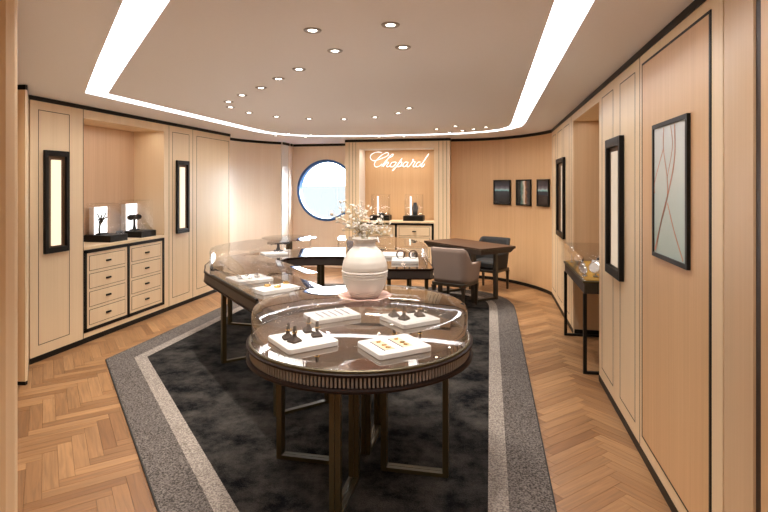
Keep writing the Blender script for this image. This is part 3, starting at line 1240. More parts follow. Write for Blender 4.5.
b = MB()
for pl, wd in (([(75, 66), (74, 135), (85, 215)], .010), ([(106, 52), (106, 160), (92, 245), (70, 330), (48, 440)], .013), ([(74, 135), (45, 230), (40, 262)], .008),
               ([(85, 215), (85, 275), (65, 350), (46, 420)], .010), ([(86, 290), (105, 370), (128, 455)], .011), ([(95, 62), (100, 130), (86, 215)], .006)):
    P = catmull([Vector(artpt(*p)) for p in pl], 6)
    for a, c in zip(P, P[1:]):
        d = (c - a).normalized()
        nn = Vector((-d.z, 0, d.x)) * wd * 0.5
        k = Vector((0, -0.0006, 0))
        b._add([a - nn, a + nn, c + nn, c - nn, a - nn + k, a + nn + k, c + nn + k, c - nn + k],
               [(4, 5, 6, 7), (0, 1, 5, 4), (1, 2, 6, 5), (2, 3, 7, 6), (3, 0, 4, 7), (0, 3, 2, 1)])
b.build('copper_lines', 'copper', big, local=True)

# ------------------------------------------------------------------ front round table
FC = c2r(-0.13, 2.85)
Z0 = 0.749
tb = thing('round_display_table', 'round dark bronze table with ribbed band, nearest the viewer on the rug', 'table', (FC[0], FC[1], ZR))
cz = (FC[0], FC[1], 0)
b = MB()
b.lathe([(0, Z0 - 0.01), (0.589, Z0 - 0.01), (0.589, Z0), (0, Z0)], cz, 96)
b.build('tabletop', 'tabletop', tb)
b = MB()
b.lathe([(0.575, Z0 - 0.0103), (0.575, Z0 - 0.0103), (0.5895, Z0 - 0.0103), (0.5895, Z0), (0.592, Z0 + 0.002), (0.599, Z0 - 0.001), (0.600, Z0 - 0.010), (0.590, Z0 - 0.0105), (0.575, Z0 - 0.0105)], cz, 96)
b.build('metal_rim', 'bronze', tb)
b = MB()
b.lathe([(0.585, 0.722), (0.606, 0.722), (0.612, 0.727), (0.612, 0.735), (0.606, 0.7385), (0.585, 0.7385)], cz, 96)
b.lathe([(0.575, 0.652), (0.604, 0.650), (0.613, 0.656), (0.613, 0.664), (0.606, 0.672), (0.575, 0.672)], cz, 96)
b.build('edge_moulding', 'bronze2', tb)
b = MB()
b.lathe([(0, 0.655), (0.582, 0.655), (0.582, 0.728), (0, 0.728)], cz, 96)
b.build('apron', 'black', tb)
b = MB()
for i in range(200):
    a = 2 * PI * i / 200
    b.box(0.58, 0.595, -0.0046, 0.0046, 0.673, 0.7215, Matrix.Translation((FC[0], FC[1], 0)) @ Matrix.Rotation(a, 4, 'Z'))
b.build('ribbed_band', 'rib', tb)
for a in (0, PI / 2, PI, 3 * PI / 2):
    R = Matrix.Translation((FC[0], FC[1], 0)) @ Matrix.Rotation(a, 4, 'Z')
    b = MB()
    for s in (-0.014, 0.014):
        b.box(0.455, 0.485, s - 0.0125, s + 0.0125, ZR, 0.652, R)
        b.box(0.12, 0.15, s - 0.0125, s + 0.0125, ZR, 0.652, R)
        b.box(0.15, 0.455, s - 0.0125, s + 0.0125, ZR, ZR + 0.02, R)
    b.build('leg', 'bronze', tb)
# domed glass cover
gc = thing('glass_cover', 'round clear glass dome cover on the round front table', 'glass cover', (FC[0], FC[1], Z0), 0, 'glass covers')
prof = [(0.586, Z0 + 0.001), (0.586, Z0 + 0.10), (0.585, 0.890), (0.580, 0.901), (0.570, 0.907)]
for i in range(1, 9):
    r = 0.570 * (1 - i / 8)
    prof.append((r, 0.907 + 0.028 * (1 - (r / 0.57) ** 2)))
b = MB()
b.lathe(prof, cz, 96)
b.build('glass_shell', 'glass', gc, solid=0.006)

# ------------------------------------------------------------------ horseshoe counter
outer = [(-0.68, 3.28), (-1.20, 4.08), (-1.64, 4.76), (-1.715, 4.90), (-1.765, 5.06), (-1.83, 5.25), (-1.87, 5.5), (-1.82, 5.80), (-1.68, 6.15), (-1.35, 6.48), (-0.9, 6.66), (-0.3, 6.70), (0.12, 6.55),
         (0.38, 6.22), (0.475, 5.8), (0.49, 5.3), (0.49, 5.06), (0.455, 5.005)]
inner = [(-0.02, 5.005), (-0.06, 5.05), (-0.10, 5.3), (-0.22, 5.66), (-0.42, 5.86), (-0.62, 5.90), (-0.9, 5.88), (-1.08, 5.74), (-1.13, 5.5), (-1.10, 5.2), (-0.95, 4.86), (-0.14, 3.62)]
KO = [c2r(*p) for p in outer]
KI = [c2r(*p) for p in inner]
ctr = thing('display_counter', 'dark bronze horseshoe shaped counter behind the round table', 'counter', (c2r(-0.6, 5.4)[0], c2r(-0.6, 5.4)[1], ZR))
poly = KO + KI


def inset_poly(P, d):
    n = len(P)
    ar = sum(P[i][0] * P[(i + 1) % n][1] - P[(i + 1) % n][0] * P[i][1] for i in range(n))
    s = 1 if ar > 0 else -1
    out = []
    for i in range(n):
        p, a, c = Vector(P[i]), Vector(P[i - 1]), Vector(P[(i + 1) % n])
        e1, e2 = (p - a).normalized(), (c - p).normalized()
        n1, n2 = Vector((-e1.y, e1.x)), Vector((-e2.y, e2.x))
        k = n1 + n2
        k = k / max(k.length_squared, 0.5) * 2
        out.append(tuple(p + k * d * s))
    return out


b = MB()
b.prism(poly, Z0 - 0.022, Z0 - 0.001)
b.build('edge_band', 'bronze2', ctr, bevel=0.003)
b = MB()
b.prism(inset_poly(poly, 0.012), Z0 - 0.0008, Z0)
b.build('tabletop', 'tabletop', ctr)
b = MB()
b.prism(inset_poly(poly, 0.008), 0.657, Z0 - 0.0225)
b.build('apron', 'apron', ctr)
b = MB()
b.prism(inset_poly(poly, -0.002), 0.645, 0.6565)
b.build('lower_edge', 'bronze2', ctr, bevel=0.003)


def leg_loop(pa, pb, name='leg', parent=ctr, zt=0.645):
    A, B = Vector(c2r(*pa)), Vector(c2r(*pb))
    a = math.atan2((B - A).y, (B - A).x)
    Lg = (B - A).length
    R = Matrix.Translation((A.x, A.y, 0)) @ Matrix.Rotation(a, 4, 'Z')
    b = MB()
    b.box(-0.018, 0.018, -0.022, 0.022, ZR, zt, R)
    b.box(Lg - 0.018, Lg + 0.018, -0.022, 0.022, ZR, zt, R)
    b.box(0.018, Lg - 0.018, -0.018, 0.018, ZR, ZR + 0.018, R)
    b.build(name, 'bronze', parent)


leg_loop((-1.40, 4.50), (-1.06, 4.73))
leg_loop((-0.72, 3.47), (-0.40, 3.69))
leg_loop((-1.72, 5.75), (-1.25, 5.62))
leg_loop((-0.78, 6.55), (-0.76, 6.02))
leg_loop((-0.42, 6.60), (-0.44, 5.99))
leg_loop((0.05, 5.10), (0.42, 5.10))
leg_loop((0.30, 6.15), (-0.02, 5.85))


def rail_cover(label, inner, outer, crown, n=14, m=8, z0=Z0 + 0.001, zt=0.925):
    I, O = resample([Vector(c2r(*p)) for p in inner], n), resample([Vector(c2r(*p)) for p in outer], n)
    c = (I[n // 2] + O[n // 2]) / 2
    t = thing('glass_cover', label, 'glass cover', (c.x, c.y, Z0), 0, 'glass covers')
    b = MB()
    rows = []
    for i in range(n):
        row = []
        for j in range(m + 1):
            s = j / m
            p = I[i].lerp(O[i], s)
            e1 = 1 - (2 * s - 1) ** 2
            e2 = 1 - (2 * i / (n - 1) - 1) ** 2
            row.append(Vector((p.x, p.y, zt - crown + crown * e1 * (0.4 + 0.6 * e2))))
        rows.append(row)
    V = b.grid(rows)
    loop = V[0] + [r[-1] for r in V[1:]] + V[-1][::-1][1:] + [r[0] for r in V[::-1][1:-1]]
    low = [b.bm.verts.new((v.co.x, v.co.y, z0)) for v in loop]
    k = len(loop)
    for i in range(k):
        j = (i + 1) % k
        b.bm.faces.new((loop[i], loop[j], low[j], low[i]))
    b.build('glass_shell', 'glass2', t, solid=0.006)
    return t


CA_o = [(-1.53, 4.62), (-0.885, 3.63)]
CA_i = [(-1.16, 4.86), (-0.50, 3.88)]
rail_cover('long clear glass cover on the slanted counter arm behind the round table', CA_i, CA_o, 0.02)
CB_o = [(-1.69, 4.99), (-1.77, 5.25), (-1.79, 5.5), (-1.74, 5.75), (-1.60, 6.06), (-1.28, 6.36), (-0.92, 6.52)]
CB_i = [(-1.33, 5.10), (-1.29, 5.36), (-1.23, 5.60), (-1.15, 5.80), (-1.05, 5.93), (-0.95, 6.0), (-0.87, 6.02)]
rail_cover('curved clear glass cover around the far bend of the counter', CB_i, CB_o, 0.006, n=22)
CC_o = [(0.452, 5.26), (0.44, 5.8), (0.33, 6.15), (0.1, 6.42), (-0.2, 6.52), (-0.57, 6.5)]
CC_i = [(0.0, 5.26), (-0.06, 5.45), (-0.16, 5.72), (-0.30, 5.92), (-0.42, 6.02), (-0.55, 6.08)]
rail_cover('clear glass cover over bracelets on counter end beside the desk', CC_i, CC_o, 0.006, n=18)
# dark plinth blocks at the end of the curved cover
b = MB()
P = [c2r(*p) for p in ((-1.685, 5.002), (-1.575, 5.038), (-1.58, 5.085), (-1.695, 5.047))]
b.prism(P, Z0 + 0.0005, Z0 + 0.02)
tag(b.build('cover_rest', 'black'), 'short dark bar under the end of the curved glass cover', 'bar')
b = MB()
a_, c_ = Vector(c2r(-1.52, 4.60)), Vector(c2r(-0.88, 3.615))
d_ = (c_ - a_).normalized()
nn = Vector((-d_.y, d_.x)) * 0.011
nn = nn if nn.dot(Vector(c2r(1, 0.6))) < 0 else -nn
b.prism([tuple(a_ + nn * 0.2), tuple(c_ + nn * 0.2), tuple(c_ + nn * 1.9), tuple(a_ + nn * 1.9)], Z0 + 0.0005, Z0 + 0.016)
tag(b.build('cover_rail', 'black'), 'black rail along the outer foot of the long glass cover', 'rail')

# ------------------------------------------------------------------ trays
def tray_px(L, Fp, Rp, z0, th, label, rad=0.02):
    z = z0 + th
    l, f, r = pz(*L, z), pz(*Fp, z), pz(*Rp, z)
    e1, e2 = (r - f), (l - f)
    w_, d_ = e1.length, e2.length
    a1 = math.atan2(e1.y, e1.x)
    a2 = math.atan2(e2.y, e2.x) - PI / 2
    dd = (a2 - a1 + PI) % (2 * PI) - PI
    rz = a1 + dd * (d_ / (w_ + d_))
    c = (l + r) / 2
    t = thing('display_tray', label, 'tray', (c.x, c.y, z0), rz, 'white display trays')
    b = MB()
    b.prism(rrect(0, 0, w_, d_, rad, 0), 0, th)
    b.build('tray_board', 'white', t, local=True, bevel=0.004)
    b = MB()
    b.prism(rrect(0, 0, w_ * 0.93, d_ * 0.93, rad, 0), -0.0001, -0.0) if False else b.prism(rrect(0, 0, w_ * 0.86, d_ * 0.82, rad * 0.6, 0), th, th + 0.0012)
    b.build('pad', 'traypad', t, local=True)
    return t, w_, d_, rz, c, z + 0.0012


TZ = Z0 + 0.0005
T1 = tray_px((268, 335.6), (288.4, 350.5), (338.4, 340.3), TZ, 0.026, 'white tray with four dark ring stands near front edge of round table')
T2 = tray_px((356.1, 341), (379.9, 355.4), (433.0, 346), TZ, 0.026, 'white tray with two earring cards near front edge of round table')
T3 = tray_px((301.8, 312.8), (316, 320.5), (362.9, 314.1), TZ, 0.026, 'white tray with thin grey ring slots in front of the vase')
T4 = tray_px((378, 314.5), (404.2, 325), (442, 318.7), TZ, 0.026, 'white tray with four dark ring stands beside the vase')
T5 = tray_px((227.8, 277), (237.4, 282.6), (270.9, 277.8), TZ, 0.03, 'white tray of sparkling crystal jewels on slanted counter arm', 0.01)
T6 = tray_px((255.2, 288), (262.5, 292.5), (296.0, 286.0), TZ, 0.03, 'white tray of gold rings on slanted counter arm behind the dome', 0.01)
T7 = tray_px((260.5, 252.0), (264.5, 254.3), (288.0, 252.8), TZ, 0.025, 'white tray under the dark T bar stand at far counter bend', 0.01)
T8 = tray_px((391.3, 256.8), (392.5, 260.8), (419.8, 261.3), TZ, 0.03, 'white tray holding two bracelets beside the desk', 0.01)
T9 = tray_px((379.2, 251.4), (381.0, 255.4), (404.5, 256.2), TZ, 0.03, 'plain white tray behind the bracelet tray', 0.01)
for nm, T in zip('123456789', (T1, T2, T3, T4, T5, T6, T7, T8, T9)):
    print('TRAY', nm, [round(x, 3) for x in T[1:3]], round(math.degrees(T[3]), 1), [round(x, 3) for x in T[4]])
# slots on tray 3
b = MB()
for k in range(5):
    x = -T3[1] * 0.28 + k * T3[1] * 0.14
    b.box(x - 0.0045, x + 0.0045, -T3[2] * 0.30, T3[2] * 0.30, 0.0272, 0.0292)
b.build('slot', 'lilac', T3[0], local=True)

# ring stands
RS = None


def ring_stand(px, py, z, label, rz=0.5, s=1.3):
    global RS
    q = pz(px, py, z)
    if RS is None:
        t = thing('ring_stand', label, 'ring stand', (0, 0, 0), 0, 'dark ring stands')
        b = MB()
        P0 = [(-.021, -.021), (.021, -.021), (.021, .021), (-.021, .021)]
        P1 = [(x * 0.32, y * 0.28) for x, y in P0]
        P2 = [(x * 0.26 + 0.002, y * 0.22) for x, y in P0]
        lv = [(P0, 0.0), (P0, 0.007), (P1, 0.022), (P2, 0.062)]
        V = [[b.bm.verts.new((x, y, zz)) for x, y in P] for P, zz in lv]
        b.bm.faces.new(V[0][::-1])
        b.bm.faces.new(V[-1])
        for A, B in zip(V, V[1:]):
            for i in range(4):
                b.bm.faces.new((A[i], A[(i + 1) % 4], B[(i + 1) % 4], B[i]))
        b.build('stand', 'suede', t, local=True, bevel=0.002)
        b = MB()
        b.tube([(0.001 + 0.0105 * math.cos(a * PI / 8), 0.0095 * math.sin(a * PI / 8), 0.036) for a in range(16)], 0.0017, 6, closed=True)
        b.ball((0.011, 0, 0.037), 0.0035, 1)
        b.build('ring', 'gold', t, local=True)
        RS = t
    else:
        t = dup(RS, (0, 0, 0), 0, label)
    t.location = (q.x, q.y, z)
    t.rotation_euler = (0, 0, rz)
    t.scale = (s, s, s)
    return t


for (x, y, lab, a) in ((288.0, 338.6, 'dark ring stand at outer corner of the front ring tray', .6), (294.5, 341.8, 'dark ring stand nearest the viewer on front ring tray', 1.1),
                       (308.6, 331.8, 'dark ring stand at back corner of the front ring tray', .6), (316.8, 336.3, 'dark ring stand on inner half of front ring tray', .5)):
    ring_stand(x, y, T1[5], lab, a)
for (x, y, lab, a) in ((394.0, 316.3, 'dark ring stand closest to the vase on the tray beside it', .6), (404.0, 319.4, 'dark ring stand nearest the viewer on tray beside the vase', 1.1),
                       (410.2, 312.0, 'dark ring stand at back corner of tray beside the vase', .6), (419.6, 316.0, 'dark ring stand farthest from the vase on the tray beside it', .5)):
    ring_stand(x, y, T4[5], lab, a)

# earring cards on tray 2
for k, (xx, lab) in enumerate(((-0.062, 'cream earring card on outer half of the front card tray'), (0.040, 'cream earring card on inner half of the front card tray'))):
    R = Matrix.Translation(T2[4]) @ Matrix.Rotation(T2[3], 4, 'Z')
    o = R @ Vector((xx, 0.0, 0))
    t = thing('earring_card', lab, 'card', (o.x, o.y, T2[5]), T2[3], 'cream earring cards')
    b = MB()
    b.box(-0.032, 0.026, -0.075, 0.075, 0.0, 0.0015)
    b.build('card', 'card', t, local=True)
    b = MB()
    b.box(-0.036, -0.0322, -0.082, 0.075, 0.0, 0.003)
    b.build('ink_edge', 'lilac', t, local=True)
    names = (('gold hoop earring at near end of ', -0.05), ('gold hoop earring in middle of ', -0.012), ('gold hoop earring at far end of ', 0.045))
    for s, yy in names:
        e = R @ Vector((xx - 0.002, yy, 0))
        g = thing('earring', s + ('outer' if k == 0 else 'inner') + ' cream card', 'earring', (e.x, e.y, T2[5] + 0.0018), T2[3] + yy * 9, 'gold hoop earrings')
        b = MB()
        b.tube([(0.009 * math.cos(a * PI / 7), 0.009 * math.sin(a * PI / 7), 0.0018) for a in range(14)], 0.0018, 6, closed=True)
        b.build('hoop', 'gold', g, local=True)
        b = MB()
        b.ball((0.013, 0, 0.003), 0.0036, 1)
        b.build('stud', 'gold', g, local=True)

# crystal jewels on tray 5
for k, (fx, fy, s) in enumerate(((-.30, -.12, 1), (-.22, .22, .8), (-.06, -.2, 1.1), (.02, .18, 1), (.18, -.1, 1.2), (.30, .18, 1))):
    R = Matrix.Translation(T5[4]) @ Matrix.Rotation(T5[3], 4, 'Z')
    q = R @ Vector((fx * T5[1], fy * T5[2], 0))
    o = thing('crystal_jewel', 'clear crystal jewel on the tray on slanted counter arm', 'jewel', (q.x, q.y, T5[5]), random.random() * 3, 'crystal jewels')
    b = MB()
    for i in range(6):
        a = i * PI / 3
        b.ball((0.015 * s * math.cos(a), 0.012 * s * math.sin(a), 0.009 * s), 0.009 * s, 1, (1, 1, 1))
    b.build('petals', 'frost', o, local=True)
    b = MB()
    b.ball((0, 0, 0.016 * s), 0.010 * s, 1)
    b.build('centre_stone', 'silver', o, local=True)
# gold rings on tray 6
for (x, y, lab) in ((267.5, 286.3, 'domed gold ring at the near end of the gold ring tray'), (277.5, 287.4, 'domed gold ring in the middle of the gold ring tray'),
                    (286.0, 283.6, 'domed gold ring at the far end of the gold ring tray')):
    q = pz(x, y, T6[5])
    o = thing('gold_ring', lab, 'ring', (q.x, q.y, T6[5]), 0.4, 'gold rings on the counter')
    b = MB()
    b.tube([(0.020 * math.cos(a * PI / 9), 0.020 * math.sin(a * PI / 9), 0.008) for a in range(18)], 0.008, 8, closed=True)
    b.build('band', 'gold', o, local=True)
    b = MB()
    b.ball((0.018, 0, 0.018), 0.008, 2)
    b.build('stone', 'silver', o, local=True)


def t_stand(q, rz, label, s=1.0, height=0.135, bar=0.17, r=0.022, name='bracelet_stand'):
    t = thing(name, label, 'jewellery stand', q, rz, 'dark T bar stands')
    b = MB()
    b.prism(rrect(0, 0, 0.09 * s, 0.07 * s, 0.01, 0), 0, 0.012)
    b.build('base', 'charcoal', t, local=True, bevel=0.002)
    b = MB()
    b.lathe([(0.024 * s, 0.012), (0.014 * s, 0.05), (0.013 * s, height - r)], n=20)
    b.build('post', 'charcoal', t, local=True)
    b = MB()
    b.tube([(-bar / 2, 0, height), (-bar / 4, 0, height), (bar / 4, 0, height), (bar / 2, 0, height)], r, 16)
    b.build('crossbar', 'charcoal', t, local=True)
    b = MB()
    for x in (-bar * .32, 0.0, bar * .3):
        b.tube([(x + 0.002 * math.sin(a), (r + 0.004) * math.cos(a * PI / 9), height + (r + 0.004) * math.sin(a * PI / 9)) for a in range(18)], 0.005, 6, closed=True)
    b.build('bracelet', 'suede', t, local=True)
    return t


q = pz(278.4, 251.2, T7[5])
t_stand((q.x, q.y, T7[5]), TH + 0.1, 'dark T bar bracelet stand on tray at far counter bend', 1.2, 0.10, 0.26, 0.018)
# bracelets on tray 8
for (x, lab) in ((400.7, 'open dark cuff bracelet standing nearer the vase'), (413.2, 'open dark cuff bracelet standing nearer the desk')):
    q = pz(x, 258.6, T8[5])
    o = thing('cuff_bracelet', lab, 'bracelet', (q.x, q.y, T8[5]), TH, 'cuff bracelets')
    b = MB()
    P = [(0.042 * math.sin(a), 0, 0.044 - 0.042 * math.cos(a)) for a in [math.radians(38 + i * 284 / 24) for i in range(25)]]
    b.tube(P, 0.007, 8)
    b.build('cuff', 'charcoal', o, local=True)
    b = MB()
    for i in range(9):
        a = math.radians(120 + i * 15)
        b.ball((0.042 * math.sin(a), -0.005, 0.044 - 0.042 * math.cos(a)), 0.0042, 1)
    b.build('gemstones', 'copper', o, local=True)
    b = MB()
    b.box(-0.03, 0.03, -0.009, 0.009, 0.0, 0.009)
    b.build('rest', 'white', o, local=True)


def bust(q, rz, label, m, s=1.0, name='necklace_bust'):
    t = thing(name, label, 'jewellery bust', q, rz, 'necklace busts')
    b = MB()
    prof = [(0.042, 0.0), (0.040, 0.04), (0.050, 0.09), (0.060, 0.13), (0.052, 0.165), (0.034, 0.185), (0.030, 0.215), (0.026, 0.225), (0.0, 0.228)]
    b.lathe([(0, 0)] + prof, n=28, sy=0.62)
    b.build('bust', m, t, local=True)
    b = MB()
    P = [(0.044 * math.sin(a), -0.034 + 0.004 * math.cos(a), 0.165 - 0.055 * math.cos(a)) for a in [math.radians(-110 + i * 220 / 20) for i in range(21)]]
    b.tube(P, 0.003, 6)
    b.ball((0, -0.036, 0.104), 0.007, 1)
    b.build('necklace', 'silver', t, local=True)
    t.scale = (s, s, s)
    return t


q = pz(350.0, 251.0, TZ)
bust((q.x, q.y, TZ), TH, 'grey jewellery bust at counter end near the porthole', 'greybust', 0.78)

# ------------------------------------------------------------------ vase, plate, flowers
vp = c2r(-0.107, 2.875)
ZG = 0.9348
pl = thing('saucer', 'pinkish wavy glass plate under the vase on the dome', 'plate', (vp[0], vp[1], ZG))
b = MB()
n = 72
prof = [(0.0, 0.0035), (0.07, 0.0035), (0.09, 0.004), (0.115, 0.010), (0.146, 0.018), (0.150, 0.021), (0.146, 0.0225), (0.113, 0.0155), (0.088, 0.010), (0.0, 0.009)]
b.lathe(prof, (vp[0], vp[1], ZG - 0.003), n)
for v in b.bm.verts:
    d = Vector((v.co.x - vp[0], v.co.y - vp[1]))
    if d.length > 0.1:
        a = math.atan2(d.y, d.x)
        v.co.z += 0.0025 * math.sin(9 * a) * (d.length - 0.1) / 0.05
b.build('plate', 'plate', pl)
ZV = ZG + 0.0072
vs_ = thing('vase', 'round cream ceramic vase with ridged belly standing on glass dome', 'vase', (vp[0], vp[1], ZV))
b = MB()
base = [(0.0, 0.0), (0.070, 0.0), (0.078, 0.006), (0.092, 0.025), (0.108, 0.055), (0.119, 0.085), (0.1255, 0.115), (0.128, 0.145), (0.1265, 0.170), (0.120, 0.200), (0.106, 0.232),
        (0.088, 0.258), (0.071, 0.275), (0.060, 0.288), (0.058, 0.298), (0.064, 0.312), (0.072, 0.322), (0.073, 0.327), (0.069, 0.328), (0.060, 0.318), (0.052, 0.300), (0.05, 0.26), (0.0, 0.25)]
pr = []
for (r0, z0), (r1, z1) in zip(base, base[1:]):
    for k in range(4):
        t = k / 4
        r, z = r0 + (r1 - r0) * t, z0 + (z1 - z0) * t
        if 0.02 < z < 0.165 and r > 0.085:
            r += 0.0030 * math.sin(z / 0.0155 * 2 * PI)
        if abs(z - 0.155) < 0.0035:
            r -= 0.003
        pr.append((r, z))
pr.append(base[-1])
b.lathe(pr, (vp[0], vp[1], ZV), 64)
b.build('body', 'vase', vs_)

ztop = ZV + 0.328
sprigs = [(333.5, 214), (338, 222), (341, 208), (346, 201), (350, 212), (357, 207), (362, 202), (366, 214), (372, 228), (380, 222), (391, 224), (392, 236), (355, 226), (344, 230), (382, 235)]
Yv = 2.875
px_m = Yv / F


def blossom(b, c, r):
    d = Vector((random.uniform(-1, 1), random.uniform(-1, 1), random.uniform(0.2, 1))).normalized()
    a = d.orthogonal().normalized()
    e = d.cross(a)
    b.ball(c, r * 0.5, 1)
    for i in range(6):
        t = i * PI / 3
        o = (a * math.cos(t) + e * math.sin(t)) * r * 0.72 + d * r * 0.2
        b.ball(c + o, r * 0.42, 1, (1, 1, 0.8))


for k, (x, y) in enumerate(sprigs):
    X = (x - 365.5) * px_m
    Z = HC - (y - HOR) * px_m
    dep = random.uniform(-0.08, 0.08)
    base = Vector((vp[0] + X * 0.12, vp[1] + dep * 0.25, ZV + 0.262))
    neck = Vector((vp[0] + X * 0.10 + random.uniform(-.012, .012), vp[1] + dep * 0.15, ztop + 0.006))
    right = Vector((CT, ST, 0))
    fwd = Vector((-ST, CT, 0))
    tip = Vector((vp[0], vp[1], 0)) + right * X + fwd * dep
    tip.z = Z
    t = thing('flower_sprig', "cream baby's breath sprig standing in the ridged vase", 'flower', base, 0, 'flower sprigs in the vase')
    midp = neck.lerp(tip, 0.5) + Vector((0, 0, 0.015)) - right * X * 0.08
    stem = catmull([base, neck, midp, tip], 5)
    b = MB()
    b.tube(stem, 0.0013, 5)
    heads = [(tip, 0.0095)]
    for j in range(12):
        f = random.uniform(0.36, 0.98)
        p = stem[min(len(stem) - 1, int(f * (len(stem) - 1)))]
        off = right * random.uniform(-0.042, 0.042) + fwd * random.uniform(-0.04, 0.04) + Vector((0, 0, random.uniform(0.0, 0.045)))
        h = p + off
        b.tube([p, p.lerp(h, 0.6) + Vector((0, 0, 0.004)), h], 0.0008, 4)
        heads.append((h, random.uniform(0.006, 0.0105)))
    b.build('stem', 'stem', t)
    b = MB()
    for h, r in heads:
        blossom(b, h, r)
    b.build('blossoms', 'petal', t)

# ------------------------------------------------------------------ display cases in the niches
def display_case(label, q, rz, w, d, hb, hg, panels, name='display_case'):
    """q: base centre; local x along the front, -y is the front"""
    t = thing(name, label, 'display case', q, rz, 'glass display cases')
    b = MB()
    b.box(-w / 2, w / 2, -d / 2, d / 2, 0, hb)
    b.box(-w / 2 + 0.01, w / 2 - 0.01, -d / 2 + 0.01, d / 2 - 0.01, hb, hb + 0.004)
    b.build('base', 'black', t, local=True, bevel=0.003)
    b = MB()
    g = 0.022
    z0 = hb + 0.0045
    rows = rrect(0, 0, w - 2 * g, d - 2 * g, 0.006, 0)
    n = len(rows)
    lo = [b.bm.verts.new((x, y, z0)) for x, y in rows]
    hi = [b.bm.verts.new((x, y, z0 + hg)) for x, y in rows]
    for i in range(n):
        b.bm.faces.new((lo[i], lo[(i + 1) % n], hi[(i + 1) % n], hi[i]))
    b.bm.faces.new(hi)
    b.build('glass_box', 'glass2', t, local=True, solid=0.005)
    if panels:
        b = MB()
        b.box(-0.078, 0.112, 0.074, 0.079, z0, z0 + hg * 0.88)
        b.build('backlit_panel', 'backlit', t, local=True)
        b = MB()
        b.box(-0.080, 0.112, 0.0795, d / 2 - g - 0.008, z0, z0 + hg * 0.86)
        b.build('light_box', 'greycard', t, local=True)
    else:
        b = MB()
        b.box(-w * 0.24, -w * 0.17, d / 2 - g - 0.03, d / 2 - g - 0.02, z0, z0 + hg * 0.9)  # added glowing strip imitating a bright reflection in the case glass
        b.build('glint_bar', 'backlit', t, local=True)
    return t


ZC = 0.9505
# side niche: front faces +v  -> rz so that local -y points to +v : rz = +90deg
u1c = 4.95
display_case('glass case with twig shaped jewellery holder on drawer cabinet', (-4.142, 4.93, ZC), PI / 2, 0.27, 0.34, 0.07, 0.34, True)
display_case('glass case with bracelet roll on drawer cabinet, farther from the viewer', (-4.142, 5.43, ZC), PI / 2, 0.27, 0.34, 0.07, 0.36, True)
tw = thing('branch_holder', 'black twig shaped jewellery holder inside the nearer niche case', 'jewellery stand', (-4.165, 4.87, ZC + 0.0745))
b = MB()
b.prism(rrect(-4.165, 4.90, 0.06, 0.12, 0.008, 0), ZC + 0.0745, ZC + 0.088)
b.build('base', 'black', tw)
b = MB()
o = Vector((-4.165, 4.865, ZC + 0.088))
b.tube([o, o + Vector((0, -0.004, .05)), o + Vector((0, .008, .10)), o + Vector((0.0, .02, .16)), o + Vector((0, .035, .20))], [.010, .009, .009, .008, .006], 8)
for (h, dy, dz, dx) in ((.09, -.035, .06, .01), (.10, .06, .05, -.01), (.14, .07, .07, .01), (.15, -.02, .06, -.015), (.12, .03, .04, .02), (.14, .09, .03, 0)):
    s = o + Vector((0, .012, h))
    b.tube([s, s + Vector((dx * .5, dy * .6, dz * .4)), s + Vector((dx, dy, dz))], [.008, .006, .005], 6)
    b.ball(s + Vector((dx, dy, dz)), 0.010, 1)
b.build('twig', 'black', tw)
t_stand((-4.168, 5.43, ZC + 0.0745), PI / 2, 'dark bracelet roll stand inside the farther niche case', 1.0, 0.155, 0.19, 0.027)
# back niche
qa = pu(380.8, 218, UB + 0.2)
qb = pu(414.0, 218, UB + 0.2)
display_case('glass case behind the flowers under the script sign', (qa.x, UB + 0.2, ZC), 0, 0.34, 0.26, 0.085, 0.36, False)
display_case('glass case holding dark necklace bust under the script sign', (qb.x, UB + 0.2, ZC), 0, 0.34, 0.26, 0.085, 0.36, False)
bust((qb.x + 0.02, UB + 0.2, ZC + 0.0895), 0.0, 'dark necklace bust inside the case under the sign', 'charcoal', 0.98)
o = thing('ring_pillow', 'dark jewellery cushion inside case behind the flowers', 'jewellery cushion', (qa.x, UB + 0.2, ZC + 0.0895))
b = MB()
b.lathe([(0, 0), (0.07, 0), (0.078, 0.012), (0.06, 0.032), (0.0, 0.036)], n=24)
b.build('cushion', 'charcoal', o, local=True)
b = MB()
b.tube([(0.03 * math.cos(a * PI / 8), 0.03 * math.sin(a * PI / 8), 0.038) for a in range(16)], 0.003, 6, closed=True)
b.build('chain', 'silver', o, local=True)

# ------------------------------------------------------------------ watch console in the right niche
CU0, CU1, CV0, CV1 = 4.50, 5.66, 0.752, 1.30
cs = thing('console_table', 'dark console table with ribbed apron half inside the wall niche', 'table', ((CV0 + CV1) / 2, (CU0 + CU1) / 2, 0.0005))
b = MB()
b.box(CV0, CV1, CU0, CU1, 0.752, 0.772)
b.build('tabletop', 'bronze', cs, bevel=0.003)
b = MB()
b.box(CV0 + 0.012, CV1 - 0.005, CU0 + 0.012, CU1 - 0.005, 0.665, 0.752)
b.build('apron', 'apron', cs)
b = MB()
for i in range(34):
    x = CV0 + 0.018 + i * 0.015
    b.box(x, x + 0.008, CU0 + 0.006, CU0 + 0.0125, 0.672, 0.746)
b.build('ribbed_band', 'bronze', cs)
for u in (CU0 + 0.022, CU1 - 0.022):
    b = MB()
    for v in (CV0 + 0.018, CV1 - 0.03):
        b.box(v - 0.014, v + 0.014, u - 0.014, u + 0.014, 0.0005, 0.665)
    b.box(CV0 + 0.032, CV1 - 0.044, u - 0.014, u + 0.014, 0.0005, 0.022)
    b.build('leg', 'black', cs)
b = MB()
b.box(CV0 + 0.02, CV1 - 0.02, CU0 + 0.02, CU1 - 0.02, 0.7722, 0.780)
b.build('display_pad', 'yellow', cs)
